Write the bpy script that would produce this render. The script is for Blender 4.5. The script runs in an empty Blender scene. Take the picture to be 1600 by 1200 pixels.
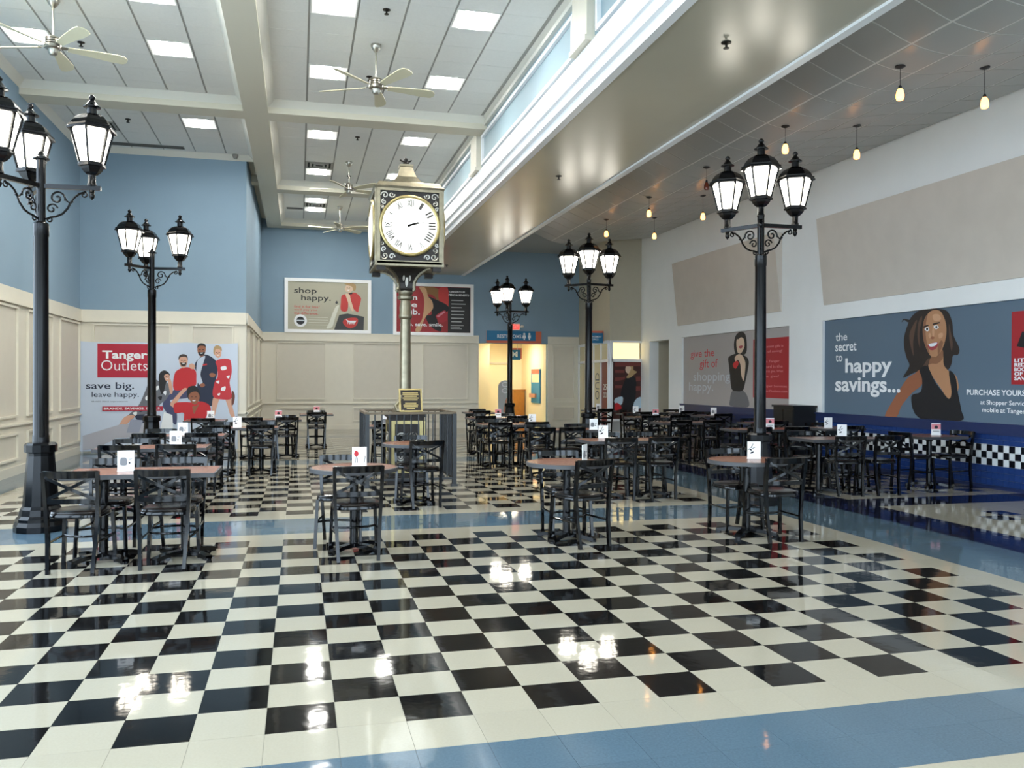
import bpy, math, random
from mathutils import Matrix, Vector
random.seed(7)
PI = math.pi
SC = bpy.context.scene
COL = SC.collection
# ---------------------------------------------------------------- camera
cam = bpy.data.cameras.new('camera')
cam.sensor_width = 36.0
cam.lens = 1328.0 / 1600.0 * 36.0
cam.clip_end = 300
co = bpy.data.objects.new('camera', cam)
COL.objects.link(co)
_R = Vector((0.9700149769, -0.2430194970, 0.0035310970))
_U = Vector((-0.0023068368, 0.0053220889, 0.9999831768))
_F = Vector((0.2430342015, 0.9700068038, -0.0046018996))
CAMZ = 1.5264
co.matrix_world = Matrix(((_R.x, _U.x, -_F.x, 0), (_R.y, _U.y, -_F.y, 0), (_R.z, _U.z, -_F.z, CAMZ), (0, 0, 0, 1)))
SC.camera = co
# ---------------------------------------------------------------- sky, exposure
SC.view_settings.view_transform = 'Standard'
SC.view_settings.look = 'None'
SC.view_settings.exposure = 1.15
SC.view_settings.gamma = 1.0
SC.view_settings.use_curve_mapping = False
SC.cycles.use_denoising = True
SC.cycles.max_bounces = 6
SC.cycles.diffuse_bounces = 4
SC.cycles.glossy_bounces = 3
SC.cycles.use_adaptive_sampling = True
SC.cycles.adaptive_threshold = 0.045
SC.cycles.use_light_tree = False
SC.cycles.caustics_reflective = False
SC.cycles.caustics_refractive = False
SC.cycles.sample_clamp_indirect = 6.0
world = bpy.data.worlds.new('sky')
SC.world = world
world.use_nodes = True
bg = world.node_tree.nodes['Background']
bg.inputs[0].default_value = (0.68, 0.84, 1.0, 1)
bg.inputs[1].default_value = SKY = 3.3
LAMP = 34.0        # ceiling troffer emission
LANT = 6.5        # street-lantern glass emission
PEND = 4.0       # amber pendant emission
DIAL = 0.5        # clock dial emission
# ---------------------------------------------------------------- materials
def lin(c):
    if isinstance(c, str):
        c = c.lstrip('#'); c = [int(c[i:i + 2], 16) for i in (0, 2, 4)]
    out = []
    for v in c:
        v = v / 255.0
        out.append(v / 12.92 if v <= 0.04045 else ((v + 0.055) / 1.055) ** 2.4)
    return (out[0], out[1], out[2], 1.0)
MATS = {}
def mat(name, col, rough=0.6, metal=0.0, noise=0.0, nscale=6.0, bump=0.0, bscale=60.0, spec=0.5, emit=None, estr=0.0, coat=0.0):
    if name in MATS: return MATS[name]
    m = bpy.data.materials.new(name); m.use_nodes = True
    nt = m.node_tree; b = nt.nodes['Principled BSDF']
    base = lin(col)
    b.inputs['Base Color'].default_value = base
    b.inputs['Roughness'].default_value = rough
    b.inputs['Metallic'].default_value = metal
    b.inputs['Specular IOR Level'].default_value = spec
    if coat:
        b.inputs['Coat Weight'].default_value = coat; b.inputs['Coat Roughness'].default_value = 0.06
    if emit is not None:
        b.inputs['Emission Color'].default_value = lin(emit); b.inputs['Emission Strength'].default_value = estr
    geo = None
    if noise or bump: geo = nt.nodes.new('ShaderNodeNewGeometry')
    if noise:
        n = nt.nodes.new('ShaderNodeTexNoise'); n.inputs['Scale'].default_value = nscale; n.inputs['Detail'].default_value = 4
        nt.links.new(geo.outputs['Position'], n.inputs['Vector'])
        r = nt.nodes.new('ShaderNodeMapRange'); r.inputs['From Min'].default_value = 0.3; r.inputs['From Max'].default_value = 0.7
        r.inputs['To Min'].default_value = 1 - noise; r.inputs['To Max'].default_value = 1 + noise
        nt.links.new(n.outputs['Fac'], r.inputs['Value'])
        v = nt.nodes.new('ShaderNodeVectorMath'); v.operation = 'SCALE'
        v.inputs[0].default_value = base[:3]
        nt.links.new(r.outputs['Result'], v.inputs['Scale']); nt.links.new(v.outputs['Vector'], b.inputs['Base Color'])
    if bump:
        n2 = nt.nodes.new('ShaderNodeTexNoise'); n2.inputs['Scale'].default_value = bscale; n2.inputs['Detail'].default_value = 3
        nt.links.new(geo.outputs['Position'], n2.inputs['Vector'])
        bp = nt.nodes.new('ShaderNodeBump'); bp.inputs['Strength'].default_value = bump; bp.inputs['Distance'].default_value = 0.002
        nt.links.new(n2.outputs['Fac'], bp.inputs['Height']); nt.links.new(bp.outputs['Normal'], b.inputs['Normal'])
    MATS[name] = m
    return m
def tile_mat(name, col, rough, var, speck, sscale=90.0, bump=0.05, spec=0.33):
    """waxed vinyl tile: a small shade change from tile to tile, fine speckle, slightly wavy polish"""
    m = bpy.data.materials.new(name); m.use_nodes = True
    nt = m.node_tree; b = nt.nodes['Principled BSDF']
    b.inputs['Roughness'].default_value = rough
    b.inputs['Specular IOR Level'].default_value = spec
    geo = nt.nodes.new('ShaderNodeNewGeometry')
    add = nt.nodes.new('ShaderNodeVectorMath'); add.operation = 'MULTIPLY_ADD'
    add.inputs[1].default_value = (1 / 0.3048, 1 / 0.3048, 0); add.inputs[2].default_value = (4.45943, -12.44242, 0)
    nt.links.new(geo.outputs['Position'], add.inputs[0])
    fl = nt.nodes.new('ShaderNodeVectorMath'); fl.operation = 'FLOOR'; nt.links.new(add.outputs[0], fl.inputs[0])
    wn = nt.nodes.new('ShaderNodeTexWhiteNoise'); wn.noise_dimensions = '3D'; nt.links.new(fl.outputs[0], wn.inputs['Vector'])
    r = nt.nodes.new('ShaderNodeMapRange'); r.inputs['To Min'].default_value = 1 - var; r.inputs['To Max'].default_value = 1 + var
    nt.links.new(wn.outputs['Value'], r.inputs['Value'])
    n = nt.nodes.new('ShaderNodeTexNoise'); n.inputs['Scale'].default_value = sscale; n.inputs['Detail'].default_value = 5
    nt.links.new(geo.outputs['Position'], n.inputs['Vector'])
    r2 = nt.nodes.new('ShaderNodeMapRange'); r2.inputs['From Min'].default_value = 0.35; r2.inputs['From Max'].default_value = 0.65
    r2.inputs['To Min'].default_value = 1 - speck; r2.inputs['To Max'].default_value = 1 + speck
    nt.links.new(n.outputs['Fac'], r2.inputs['Value'])
    mu = nt.nodes.new('ShaderNodeMath'); mu.operation = 'MULTIPLY'
    nt.links.new(r.outputs['Result'], mu.inputs[0]); nt.links.new(r2.outputs['Result'], mu.inputs[1])
    v = nt.nodes.new('ShaderNodeVectorMath'); v.operation = 'SCALE'; v.inputs[0].default_value = lin(col)[:3]
    nt.links.new(mu.outputs[0], v.inputs['Scale']); nt.links.new(v.outputs['Vector'], b.inputs['Base Color'])
    n2 = nt.nodes.new('ShaderNodeTexNoise'); n2.inputs['Scale'].default_value = 9.0; n2.inputs['Detail'].default_value = 2
    nt.links.new(geo.outputs['Position'], n2.inputs['Vector'])
    bp = nt.nodes.new('ShaderNodeBump'); bp.inputs['Strength'].default_value = bump; bp.inputs['Distance'].default_value = 0.01
    nt.links.new(n2.outputs['Fac'], bp.inputs['Height']); nt.links.new(bp.outputs['Normal'], b.inputs['Normal'])
    MATS[name] = m
    return m
tile_mat('tile_white', (170, 163, 145), 0.055, 0.025, 0.025)
tile_mat('tile_black', (18, 18, 19), 0.055, 0.10, 0.22, spec=0.22)
tile_mat('tile_blue', (80, 101, 115), 0.06, 0.04, 0.08)
tile_mat('tile_navy', (22, 26, 52), 0.055, 0.08, 0.12)
mat('grout', (150, 148, 140), 0.8)
mat('wall_blue', (134, 158, 176), 0.75, noise=0.02, nscale=1.5, bump=0.05)
mat('wainscot', (224, 218, 202), 0.55, noise=0.015)
mat('panel_field', (213, 206, 191), 0.55, noise=0.015)
mat('wall_beige', (188, 180, 160), 0.8, noise=0.02)
mat('wall_grey', (240, 241, 239), 0.75, noise=0.015, nscale=2)
mat('wall_yellow', (250, 240, 206), 0.7)
mat('acoustic', (208, 198, 186), 0.9, noise=0.03, nscale=3, bump=0.2, bscale=150)
mat('ceil_tile', (234, 234, 230), 0.9, noise=0.02, nscale=30, bump=0.25, bscale=220)
mat('ceil_grid', (168, 168, 164), 0.7)
mat('beam', (212, 207, 190), 0.7)
mat('crown', (228, 226, 216), 0.5)
mat('trim_white', (238, 240, 242), 0.4)
mat('panel_blue', (150, 172, 182), 0.6)
mat('soffit', (184, 178, 160), 0.27, spec=0.5, noise=0.02, nscale=1.2, bump=0.03, bscale=3)
mat('canopy_tile', (172, 173, 170), 0.34, bump=0.08, bscale=40)
mat('canopy_grid', (225, 225, 220), 0.5)
mat('navy_paint', (32, 46, 88), 0.35)
mat('wall_tile_blue', (34, 60, 118), 0.2)
mat('wall_tile_white', (226, 230, 232), 0.15)
mat('wall_tile_black', (14, 15, 24), 0.15)
mat('lamp_black', (6, 6, 8), 0.2, metal=0.0, spec=0.28, bump=0.05, bscale=90)
mat('chair_black', (6, 6, 8), 0.11, spec=0.42)
mat('seat_vinyl', (24, 20, 19), 0.2, spec=0.3)
mat('laminate', (146, 98, 78), 0.25, spec=0.35, noise=0.025, nscale=9)
mat('edge_grey', (70, 70, 72), 0.4)
mat('lit_glass', (255, 252, 240), 0.2, emit=(255, 248, 232), estr=LANT)
mat('troffer_lens', (255, 255, 252), 0.3, emit=(255, 253, 246), estr=LAMP)
mat('troffer_pan', (242, 242, 238), 0.35)
mat('troffer_side', (250, 250, 246), 0.4, emit=(255, 253, 246), estr=0.32)  # weak emission put in so the sides around the lens look lit
mat('amber_glass', (255, 190, 110), 0.2, emit=(255, 165, 75), estr=PEND)
mat('amber_off', (110, 45, 25), 0.3)
mat('nickel', (176, 172, 162), 0.28, metal=1.0)
mat('fan_blade', (206, 200, 172), 0.5)
mat('bronze', (142, 134, 114), 0.38, metal=0.85, noise=0.15, nscale=12)
mat('bronze_dark', (52, 48, 46), 0.45, metal=0.6, noise=0.12, nscale=12)
mat('brass', (176, 160, 112), 0.35, metal=0.9, noise=0.1, nscale=14)
mat('silver_relief', (190, 186, 178), 0.35, metal=0.9)
mat('dial', (255, 255, 250), 0.3, emit=(255, 255, 250), estr=DIAL)
mat('numeral', (70, 66, 60), 0.6)
mat('rail_bronze', (104, 90, 70), 0.5)
mat('iron', (58, 60, 62), 0.4, metal=0.5)
mat('steel_vent', (150, 150, 146), 0.5)
mat('dark_void', (12, 12, 13), 0.8)
mat('sprinkler', (60, 56, 50), 0.4, metal=0.8)
mat('paper', (246, 246, 244), 0.45)
mat('ink', (32, 32, 36), 0.7)
mat('frame_white', (252, 252, 252), 0.35)
mat('sign_teal', (28, 112, 156), 0.5)
mat('sign_orange', (214, 110, 82), 0.5)
mat('exit_red', (220, 60, 60), 0.5, emit=(255, 60, 50), estr=0.8)
mat('exit_white', (235, 230, 215), 0.5)
mat('door_brown', (168, 112, 40), 0.5, noise=0.1, nscale=8)
mat('alu', (200, 202, 202), 0.35, metal=0.3)
mat('warm_pane', (250, 226, 160), 0.3, emit=(255, 226, 150), estr=0.75)
mat('pane_cream', (222, 210, 170), 0.15)
mat('maroon', (110, 26, 34), 0.5)
mat('cabinet_black', (14, 14, 16), 0.35)
mat('pavement', (205, 203, 196), 0.9, noise=0.05)
PRINT = dict(navy='1e2740', shirt='c8d2e2', skinD='9a5f42', skinM='b98762', skinL='d8a58c', skinP='dcc0a6', skinT='c79e78', hairK='191617', hairE='2a2220', hairD='3a2c26', hairB='b39468', hairC='8a6236',
    redA='c8242a', redB='c92f38', redC='c23b38', redD='b02a38', white='eef0f2', brown='6b3a2c', jean='45486a', flor='6a6c74', floorp='b4b4bd', grey2='9aa0b2', tumbler='7d8084', hairH='5a4336', skinS='8f6246', skinH='cf9f7c', black='15151a', lip='a8434a', skirt='6a6a6e',
    dgrey='3c3e40', pale='dcdccf', pink2='d88a98', brickA='7a3a34', skyb='b8ccd8', bannerbg='c9d4e4', logo='b81f3a', inknavy='1f2c46', greybg='5c6f80', warmgrey='aba5a3', red1='a8212a', khaki='b4b09c', clubred='9c2a30', dark='232427',
    textred='cc2f3a', textwhite='f2f4f6', textpale='c6ccd2', pink='e08a90', brickbg='45221f', cyanp='2c86b4', brick2='c98a70', creamp='e6dcb8', ltgrey='bfc2c2', orange='d88a5c')
def pm(c): return mat('print_' + c, PRINT[c], 0.55)
# ---------------------------------------------------------------- mesh helpers
class MB:
    def __init__(s): s.v = []; s.f = []; s.m = []
    def add(s, vs, fs, mi=0):
        o = len(s.v); s.v += [tuple(p) for p in vs]
        for f in fs: s.f.append(tuple(i + o for i in f)); s.m.append(mi)
        return s
    def box(s, x0, x1, y0, y1, z0, z1, mi=0):
        vs = [(x0, y0, z0), (x1, y0, z0), (x1, y1, z0), (x0, y1, z0), (x0, y0, z1), (x1, y0, z1), (x1, y1, z1), (x0, y1, z1)]
        return s.add(vs, [(3, 2, 1, 0), (4, 5, 6, 7), (0, 1, 5, 4), (1, 2, 6, 5), (2, 3, 7, 6), (3, 0, 4, 7)], mi)
    def lathe(s, prof, n=16, cx=0, cy=0, rot=0.0, mi=0, cap=True):
        o = []
        k = len(prof)
        for r, z in prof:
            for i in range(n):
                a = rot + 2 * PI * i / n
                o.append((cx + r * math.cos(a), cy + r * math.sin(a), z))
        fs = []
        for j in range(k - 1):
            for i in range(n):
                i2 = (i + 1) % n
                fs.append((j * n + i, j * n + i2, (j + 1) * n + i2, (j + 1) * n + i))
        if cap:
            if prof[0][0] > 1e-5: fs.append(tuple(range(n - 1, -1, -1)))
            if prof[-1][0] > 1e-5: fs.append(tuple((k - 1) * n + i for i in range(n)))
        return s.add(o, fs, mi)
    def tube(s, path, r, n=8, mi=0, closed=False, r1=None):
        P = [Vector(p) for p in path]; k = len(P); o = []
        up = None
        for j in range(k):
            if closed: t = P[(j + 1) % k] - P[j - 1]
            else: t = P[min(j + 1, k - 1)] - P[max(j - 1, 0)]
            t.normalize()
            if up is None:
                up = Vector((0, 0, 1)) if abs(t.z) < 0.9 else Vector((1, 0, 0))
            a = t.cross(up); a.normalize(); b = a.cross(t); b.normalize(); up = b
            rr = r if r1 is None else r + (r1 - r) * j / (k - 1)
            for i in range(n):
                th = 2 * PI * i / n
                o.append(P[j] + a * (rr * math.cos(th)) + b * (rr * math.sin(th)))
        fs = []
        for j in range(k if closed else k - 1):
            j2 = (j + 1) % k
            for i in range(n):
                i2 = (i + 1) % n
                fs.append((j * n + i, j * n + i2, j2 * n + i2, j2 * n + i))
        if not closed: fs += [tuple(range(n - 1, -1, -1)), tuple((k - 1) * n + i for i in range(n))]
        return s.add(o, fs, mi)
    def bar(s, p, q, w, h, mi=0, up=(0, 0, 1)):
        p = Vector(p); q = Vector(q); t = (q - p).normalized(); u = Vector(up)
        a = t.cross(u).normalized(); b = a.cross(t).normalized()
        o = []
        for c in (p, q):
            for sx, sy in ((-1, -1), (1, -1), (1, 1), (-1, 1)): o.append(c + a * (sx * w / 2) + b * (sy * h / 2))
        return s.add(o, [(3, 2, 1, 0), (4, 5, 6, 7), (0, 1, 5, 4), (1, 2, 6, 5), (2, 3, 7, 6), (3, 0, 4, 7)], mi)
    def sweep(s, path, w, h, up=(0, 0, 1), mi=0):
        """rectangular section w x h swept along a path"""
        P = [Vector(p) for p in path]; k = len(P); o = []
        for j in range(k):
            t = (P[min(j + 1, k - 1)] - P[max(j - 1, 0)]).normalized(); u = Vector(up)
            a = t.cross(u).normalized(); b = a.cross(t).normalized()
            for sx, sy in ((-1, -1), (1, -1), (1, 1), (-1, 1)): o.append(P[j] + a * (sx * w / 2) + b * (sy * h / 2))
        fs = [(3, 2, 1, 0), tuple((k - 1) * 4 + i for i in range(4))]
        for j in range(k - 1):
            for i in range(4):
                i2 = (i + 1) % 4; fs.append((j * 4 + i, j * 4 + i2, j * 4 + 4 + i2, j * 4 + 4 + i))
        return s.add(o, fs, mi)
    def prism(s, poly, fn, d0, d1, mi=0):
        """poly in (u,v) extruded between depths d0 and d1; fn(u,v,d) -> xyz"""
        n = len(poly)
        o = [fn(u, v, d0) for u, v in poly] + [fn(u, v, d1) for u, v in poly]
        fs = [tuple(range(n)), tuple(range(2 * n - 1, n - 1, -1))] + [(i, (i + 1) % n, n + (i + 1) % n, n + i) for i in range(n)]
        return s.add(o, fs, mi)
    def mesh(s, name, mats, smooth=False):
        me = bpy.data.meshes.new(name)
        me.from_pydata(s.v, [], s.f)
        if not isinstance(mats, (list, tuple)): mats = [mats]
        for m in mats: me.materials.append(MATS[m] if isinstance(m, str) else m)
        if len(mats) > 1: me.polygons.foreach_set('material_index', s.m)
        if smooth:
            me.polygons.foreach_set('use_smooth', [True] * len(me.polygons))
            try: me.set_sharp_from_angle(angle=math.radians(38))
            except Exception: pass
        me.update()
        return me
    def build(s, name, mats, parent=None, smooth=False, **kw):
        return link(name, s.mesh(name, mats, smooth), parent, **kw)
def link(name, data, parent=None, loc=None, label=None):
    o = bpy.data.objects.new(name, data); COL.objects.link(o)
    if parent is not None: o.parent = parent
    if loc is not None: o.location = loc
    if label: o['label'] = label
    return o
def thing(name, label, cat, loc=(0, 0, 0), rz=0.0, group=None):
    o = bpy.data.objects.new(name, None); o.empty_display_size = 0.1; COL.objects.link(o)
    o.location = loc; o.rotation_euler = (0, 0, rz)
    o['label'] = label; o['category'] = cat
    if group: o['group'] = group
    return o
def tag(o, label, cat, group=None):
    o['label'] = label; o['category'] = cat
    if group: o['group'] = group
    return o
def struct(name, mb, mats, label=None, cat=None, smooth=False):
    o = mb.build(name, mats, None, smooth); o['kind'] = 'structure'
    if label: o['label'] = label
    if cat: o['category'] = cat
    return o
def dup(root, loc, rz, label, group=None):
    r = root.copy(); COL.objects.link(r); r.location = loc; r.rotation_euler = (0, 0, rz); r['label'] = label
    if group: r['group'] = group
    for ch in list(root.children):
        c = ch.copy(); COL.objects.link(c); c.parent = r
        for g in ch.children:
            d = g.copy(); COL.objects.link(d); d.parent = c
    return r
def smooth_poly(pts, k=4):
    n = len(pts); out = []
    for i in range(n):
        p0, p1, p2, p3 = pts[i - 1], pts[i], pts[(i + 1) % n], pts[(i + 2) % n]
        for j in range(k):
            t = j / k
            out.append(tuple(0.5 * (2 * p1[a] + (p2[a] - p0[a]) * t + (2 * p0[a] - 5 * p1[a] + 4 * p2[a] - p3[a]) * t * t + (3 * p1[a] - p0[a] - 3 * p2[a] + p3[a]) * t ** 3) for a in (0, 1)))
    return out
def lettering(name, txt, box, fn, d, m, parent, bold=0.0, label=None):
    """text stretched to fill box=(u0,v0,u1,v1) on a plane; fn(u,v,d) -> xyz"""
    cu = bpy.data.curves.new('txt', 'FONT'); cu.body = txt; cu.size = 1.0; cu.offset = bold; cu.resolution_u = 3
    ob = bpy.data.objects.new('txt', cu)
    me = bpy.data.meshes.new_from_object(ob)
    bpy.data.objects.remove(ob); bpy.data.curves.remove(cu)
    xs = [v.co.x for v in me.vertices]; ys = [v.co.y for v in me.vertices]
    x0, x1, y0, y1 = min(xs), max(xs), min(ys), max(ys)
    u0, v0, u1, v1 = box
    for v in me.vertices:
        v.co = fn(u0 + (v.co.x - x0) / (x1 - x0) * (u1 - u0), v0 + (v.co.y - y0) / (y1 - y0) * (v1 - v0), d)
    me.materials.clear(); me.materials.append(m if not isinstance(m, str) else MATS[m])
    me.name = name
    return link(name, me, parent, label=label)
def onY(Y): return lambda u, v, d: (u, Y - d, v)          # wall facing the camera (-Y); u = x, v = z
def onX(X): return lambda u, v, d: (X - d, u, v)          # wall facing -X; u = y, v = z
def onXr(X): return lambda u, v, d: (X - d, -u, v)        # as onX with u = -y, so that text reads left to right
T = 0.3048
def cx(c): return (c - 4.45943) * T
def ry(r): return (r + 12.44242) * T
XL, XR, YF, YB, XC = -4.35, 9.62, 19.0, 26.5, -1.1
ZT, ZBM, ZS = 6.28, 6.07, 4.84
Y0 = -3.0
# ================================================================ FLOOR
def tile_colour(c, r):
    if c >= 27:
        if 17 <= r < 19: return 3
        near = r < 17
        if near:
            if c < 29 or r >= 15: return 0
        elif c < 28 or r < 20: return 0
        return 3 if (c + r) % 2 == 0 else 0
    if c >= 25: return 3
    if c >= 22: return 2
    if c < -8: return 2
    for a, b in ((-26, -24), (-3, -1), (16, 19), (39, 42), (62, 65)):
        if a <= r < b: return 2
    if r in (-4, -1, 15, 19, 38, 42, 61, 65) or c == 21 or c == -8 or r < -3: return 0
    return 1 if (c + r) % 2 == 0 else 0
fm = MB().box(XL - 0.2, 10.6, Y0, 31.0, -0.12, -0.004)
floor = struct('floor', fm, 'grout', 'black and white checkered vinyl floor with blue bands', 'floor')
TM = ['tile_white', 'tile_black', 'tile_blue', 'tile_navy']
g = 0.0007
tm = []
for i in range(4):
    b = MB().box(g, T - g, g, T - g, -0.004, 0.0)
    tm.append(b.mesh('floor_tile', TM[i]))
cells = []
for c in range(-10, 37):
    for r in range(-22, 75):
        x, y = cx(c + 0.5), ry(r + 0.5)
        f = x * _F.x + y * _F.y
        vis = False
        if f > 1.5:
            u = (x * _R.x + y * _R.y) / f * 1328 + 800; v = 593 + CAMZ / f * 1328
            vis = -60 < u < 1660 and v < 1240
        cells.append((0 if vis else 1, f if vis else 99 + abs(f), c, r))
cells.sort()
rest = MB()
for k, (nv, f, c, r) in enumerate(cells):
    ti = tile_colour(c, r)
    if k < 300:
        link('floor_tile', tm[ti], floor, (cx(c), ry(r), 0))
    else:
        x, y = cx(c), ry(r)
        rest.box(x + g, min(x + T - g, 9.66), y + g, y + T - g, -0.004, 0.0, ti)
o = rest.build('floor_tiles_far', TM, floor); o['kind'] = 'stuff'
MB().box(5.54, 8.2, ry(75), 30.4, -0.004, 0.0).build('corridor_floor', 'tile_white', floor)
# ================================================================ WALLS
def wall(name, boxes, m, label, cat='wall'):
    b = MB()
    for bb in boxes: b.box(*bb)
    return struct(name, b, m, label, cat)
# three tall window openings in the left wall, beside the viewer
wl = wall('wall_left', [(XL - 0.2, XL, 11.0, YF + 0.2, 0, 6.6), (XL - 0.2, XL, Y0, -2.5, 0, 6.6), (XL - 0.2, XL, 2.0, 2.4, 0, 6.6), (XL - 0.2, XL, 6.5, 6.9, 0, 6.6), (XL - 0.2, XL, -2.5, 11.0, 5.5, 6.6), (XL - 0.2, XL, -2.5, 11.0, 0, 0.5)], 'wall_blue', 'left blue wall above cream panelling')
wr1 = wall('wall_left_return', [(XL, XC, YF, YF + 0.2, 0, 6.6)], 'wall_blue', 'blue wall behind the large banner')
wr2 = wall('wall_left_side', [(XC - 0.2, XC, YF + 0.2, YB, 0, 6.6)], 'wall_blue', 'short side wall running back beside the banner wall')
DL, DR, DZ = 5.54, 7.83, 2.70
wb = wall('wall_back', [(XC - 0.2, DL, YB, YB + 0.2, 0, 6.6), (DR, 9.0, YB, YB + 0.2, 0, 6.6), (DL, DR, YB, YB + 0.2, DZ, 6.6)], 'wall_blue', 'blue back wall with the restroom opening')
def frame(mb, fn, u0, u1, v0, v1, w, d0, d1):
    """picture-frame moulding of bar width w"""
    for a, b, c, d in ((u0, u1, v0, v0 + w), (u0, u1, v1 - w, v1), (u0, u0 + w, v0 + w, v1 - w), (u1 - w, u1, v0 + w, v1 - w)):
        mb.prism([(a, c), (b, c), (b, d), (a, d)], fn, d0, d1)
    return mb
def wainscot(parent, fn, spans, panels):
    for a, b in spans:
        MB().prism([(a, 0), (b, 0), (b, 2.72), (a, 2.72)], fn, 0, 0.012).build('wainscot_panel', 'wainscot', parent)
        MB().prism([(a, 2.70), (b, 2.70), (b, 2.94), (a, 2.94)], fn, 0, 0.035).prism([(a, 2.685), (b, 2.685), (b, 2.72), (a, 2.72)], fn, 0, 0.07).build('top_rail', 'wainscot', parent)
        MB().prism([(a, 0.765), (b, 0.765), (b, 0.83), (a, 0.83)], fn, 0, 0.035).prism([(a, 0.785), (b, 0.785), (b, 0.81), (a, 0.81)], fn, 0, 0.06).build('chair_rail', 'wainscot', parent)
        MB().prism([(a, 0), (b, 0), (b, 0.14), (a, 0.14)], fn, 0, 0.028).build('baseboard', 'wainscot', parent)
    for a, b in panels:
        for v0, v1 in ((0.91, 2.66), (0.24, 0.67)):
            MB().prism([(a + 0.03, v0 + 0.03), (b - 0.03, v0 + 0.03), (b - 0.03, v1 - 0.03), (a + 0.03, v1 - 0.03)], fn, 0.010, 0.016).build('panel_field', 'panel_field', parent)
        frame(MB(), fn, a, b, 0.91, 2.66, 0.035, 0, 0.05).build('panel_moulding', 'wainscot', parent)
        frame(MB(), fn, a, b, 0.24, 0.67, 0.035, 0, 0.05).build('panel_moulding', 'wainscot', parent)
def onXn(X): return lambda u, v, d: (X + d, u, v)          # wall facing +X
wainscot(wl, onXn(XL), [(11.0, YF)], [(y, y + 1.45) for y in (11.56, 13.5, 15.45, 17.4)])
wainscot(wr1, onY(YF), [(XL, XC)], [(-4.1, -2.6), (-2.2, -1.35)])
wainscot(wr2, onXn(XC), [(YF + 0.03, YB)], [(19.5, 21.4), (21.9, 23.8), (24.3, 26.1)])
wainscot(wb, onY(YB), [(XC, DL), (DR, 8.9)], [(-0.66, 0.8), (1.6, 3.05), (3.75, 5.2), (8.0, 8.75)])
# office box at the back right
ofn = [(8.65, 23.0), (9.62, 23.0), (9.62, 26.7), (8.91, 26.7)]
b = MB().prism(ofn, lambda u, v, d: (u, v, d), 2.67, 5.7)
wo = struct('wall_office', b, 'wall_beige', 'beige wall above the office window', 'wall')
MB().prism([(8.72, 23.4), (9.62, 23.4), (9.62, 26.7), (8.98, 26.7)], lambda u, v, d: (u, v, d), 0, 2.67).build('wall_core', 'wall_yellow', wo)
MB().box(9.70, 9.86, 23.0, 23.06, 0, 2.67).build('end_post', 'wall_beige', wo)
# right wall: backing and a front skin with openings for posters and an alcove
P1 = (15.33, 20.3, 0.92, 2.645); P2 = (6.0, 14.2, 0.92, 2.67); NI = (21.1, 22.4, 0.0, 2.63)
b = MB()
ys = [Y0, P2[0], P2[1], P1[0], P1[1], NI[0], NI[1], 26.7]
for i in range(7):
    a, c = ys[i], ys[i + 1]
    if i == 5: b.box(XR, 9.9, a, c, NI[3], 5.9)
    elif i in (1, 3):
        z1 = P2[3] if i == 1 else P1[3]
        b.box(XR, 9.9, a, c, z1, 5.9); b.box(9.69, 9.9, a, c, 0, z1); b.box(XR, 9.69, a, c, 0, 0.92)
    else: b.box(XR, 9.9, a, c, 0, 5.9)
wr = struct('wall_right', b, 'wall_grey', 'pale right wall with poster recesses', 'wall')
b = MB().box(10.5, 10.6, NI[0] - 0.1, NI[1] + 0.1, 0, 2.75).box(9.9, 10.5, NI[1], NI[1] + 0.1, 0, 2.75).box(9.9, 10.5, NI[0] - 0.1, NI[0], 0, 2.75).box(9.9, 10.5, NI[0], NI[1], NI[3], 2.75)
b.build('alcove', 'wall_beige', wr)
# dado under the posters: navy ledge, checker tiles, blue tiles
for (a, c) in ((P2[0], P2[1] + 0.18), (15.2, P1[1])):
    MB().box(9.575, XR, a, c, 0.775, 0.925).box(9.555, XR, a, c, 0.905, 0.935).build('ledge_board', 'navy_paint', wr)
bt = MB(); g2 = 0.003
tw = [MB().box(9.60 - XR, 0, g2, 0.1 - g2, g2, 0.1 - g2).mesh('wall_tile', m) for m in ('wall_tile_white', 'wall_tile_black')]
y = P2[1] + 0.1; n = 0
while y > 7.2:
    y -= 0.1
    for k in range(3):
        if n < 100: link('wall_tile', tw[(n + k) % 2], wr, (XR, y, 0.33 + 0.1 * k))
    for z0, z1 in ((0.05, 0.14), (0.14, 0.235), (0.235, 0.33), (0.63, 0.70), (0.70, 0.775)):
        bt.box(9.60, XR, y + g2 / 2, y + 0.1 - g2 / 2, z0 + g2 / 2, z1 - g2 / 2)
    n += 1
o = bt.build('blue_wall_tiles', 'wall_tile_blue', wr); o['kind'] = 'stuff'
MB().box(9.59, XR, 6.0, 14.3, 0, 0.05).box(9.60, XR, 15.2, 20.3, 0, 0.775).build('dark_base', 'navy_paint', wr)
# tilted acoustic panels high on the right wall
for n, (a, c) in enumerate(((15.6, 20.5), (6.0, 14.12))):
    b = MB(); x1 = XR + 0.0
    vs = [(x1, a, 2.96), (x1 - 0.03, a, 2.96), (x1 - 0.20, a, 4.57), (x1, a, 4.57)]
    b.add(vs + [(p[0], c, p[2]) for p in vs], [(0, 1, 2, 3), (7, 6, 5, 4), (0, 4, 5, 1), (1, 5, 6, 2), (2, 6, 7, 3), (3, 7, 4, 0)])
    tag(b.build('acoustic_panel', 'acoustic'), ['small beige acoustic panel high above the gift poster', 'long beige acoustic panel high above the happy savings poster'][n], 'wall panel')
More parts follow.
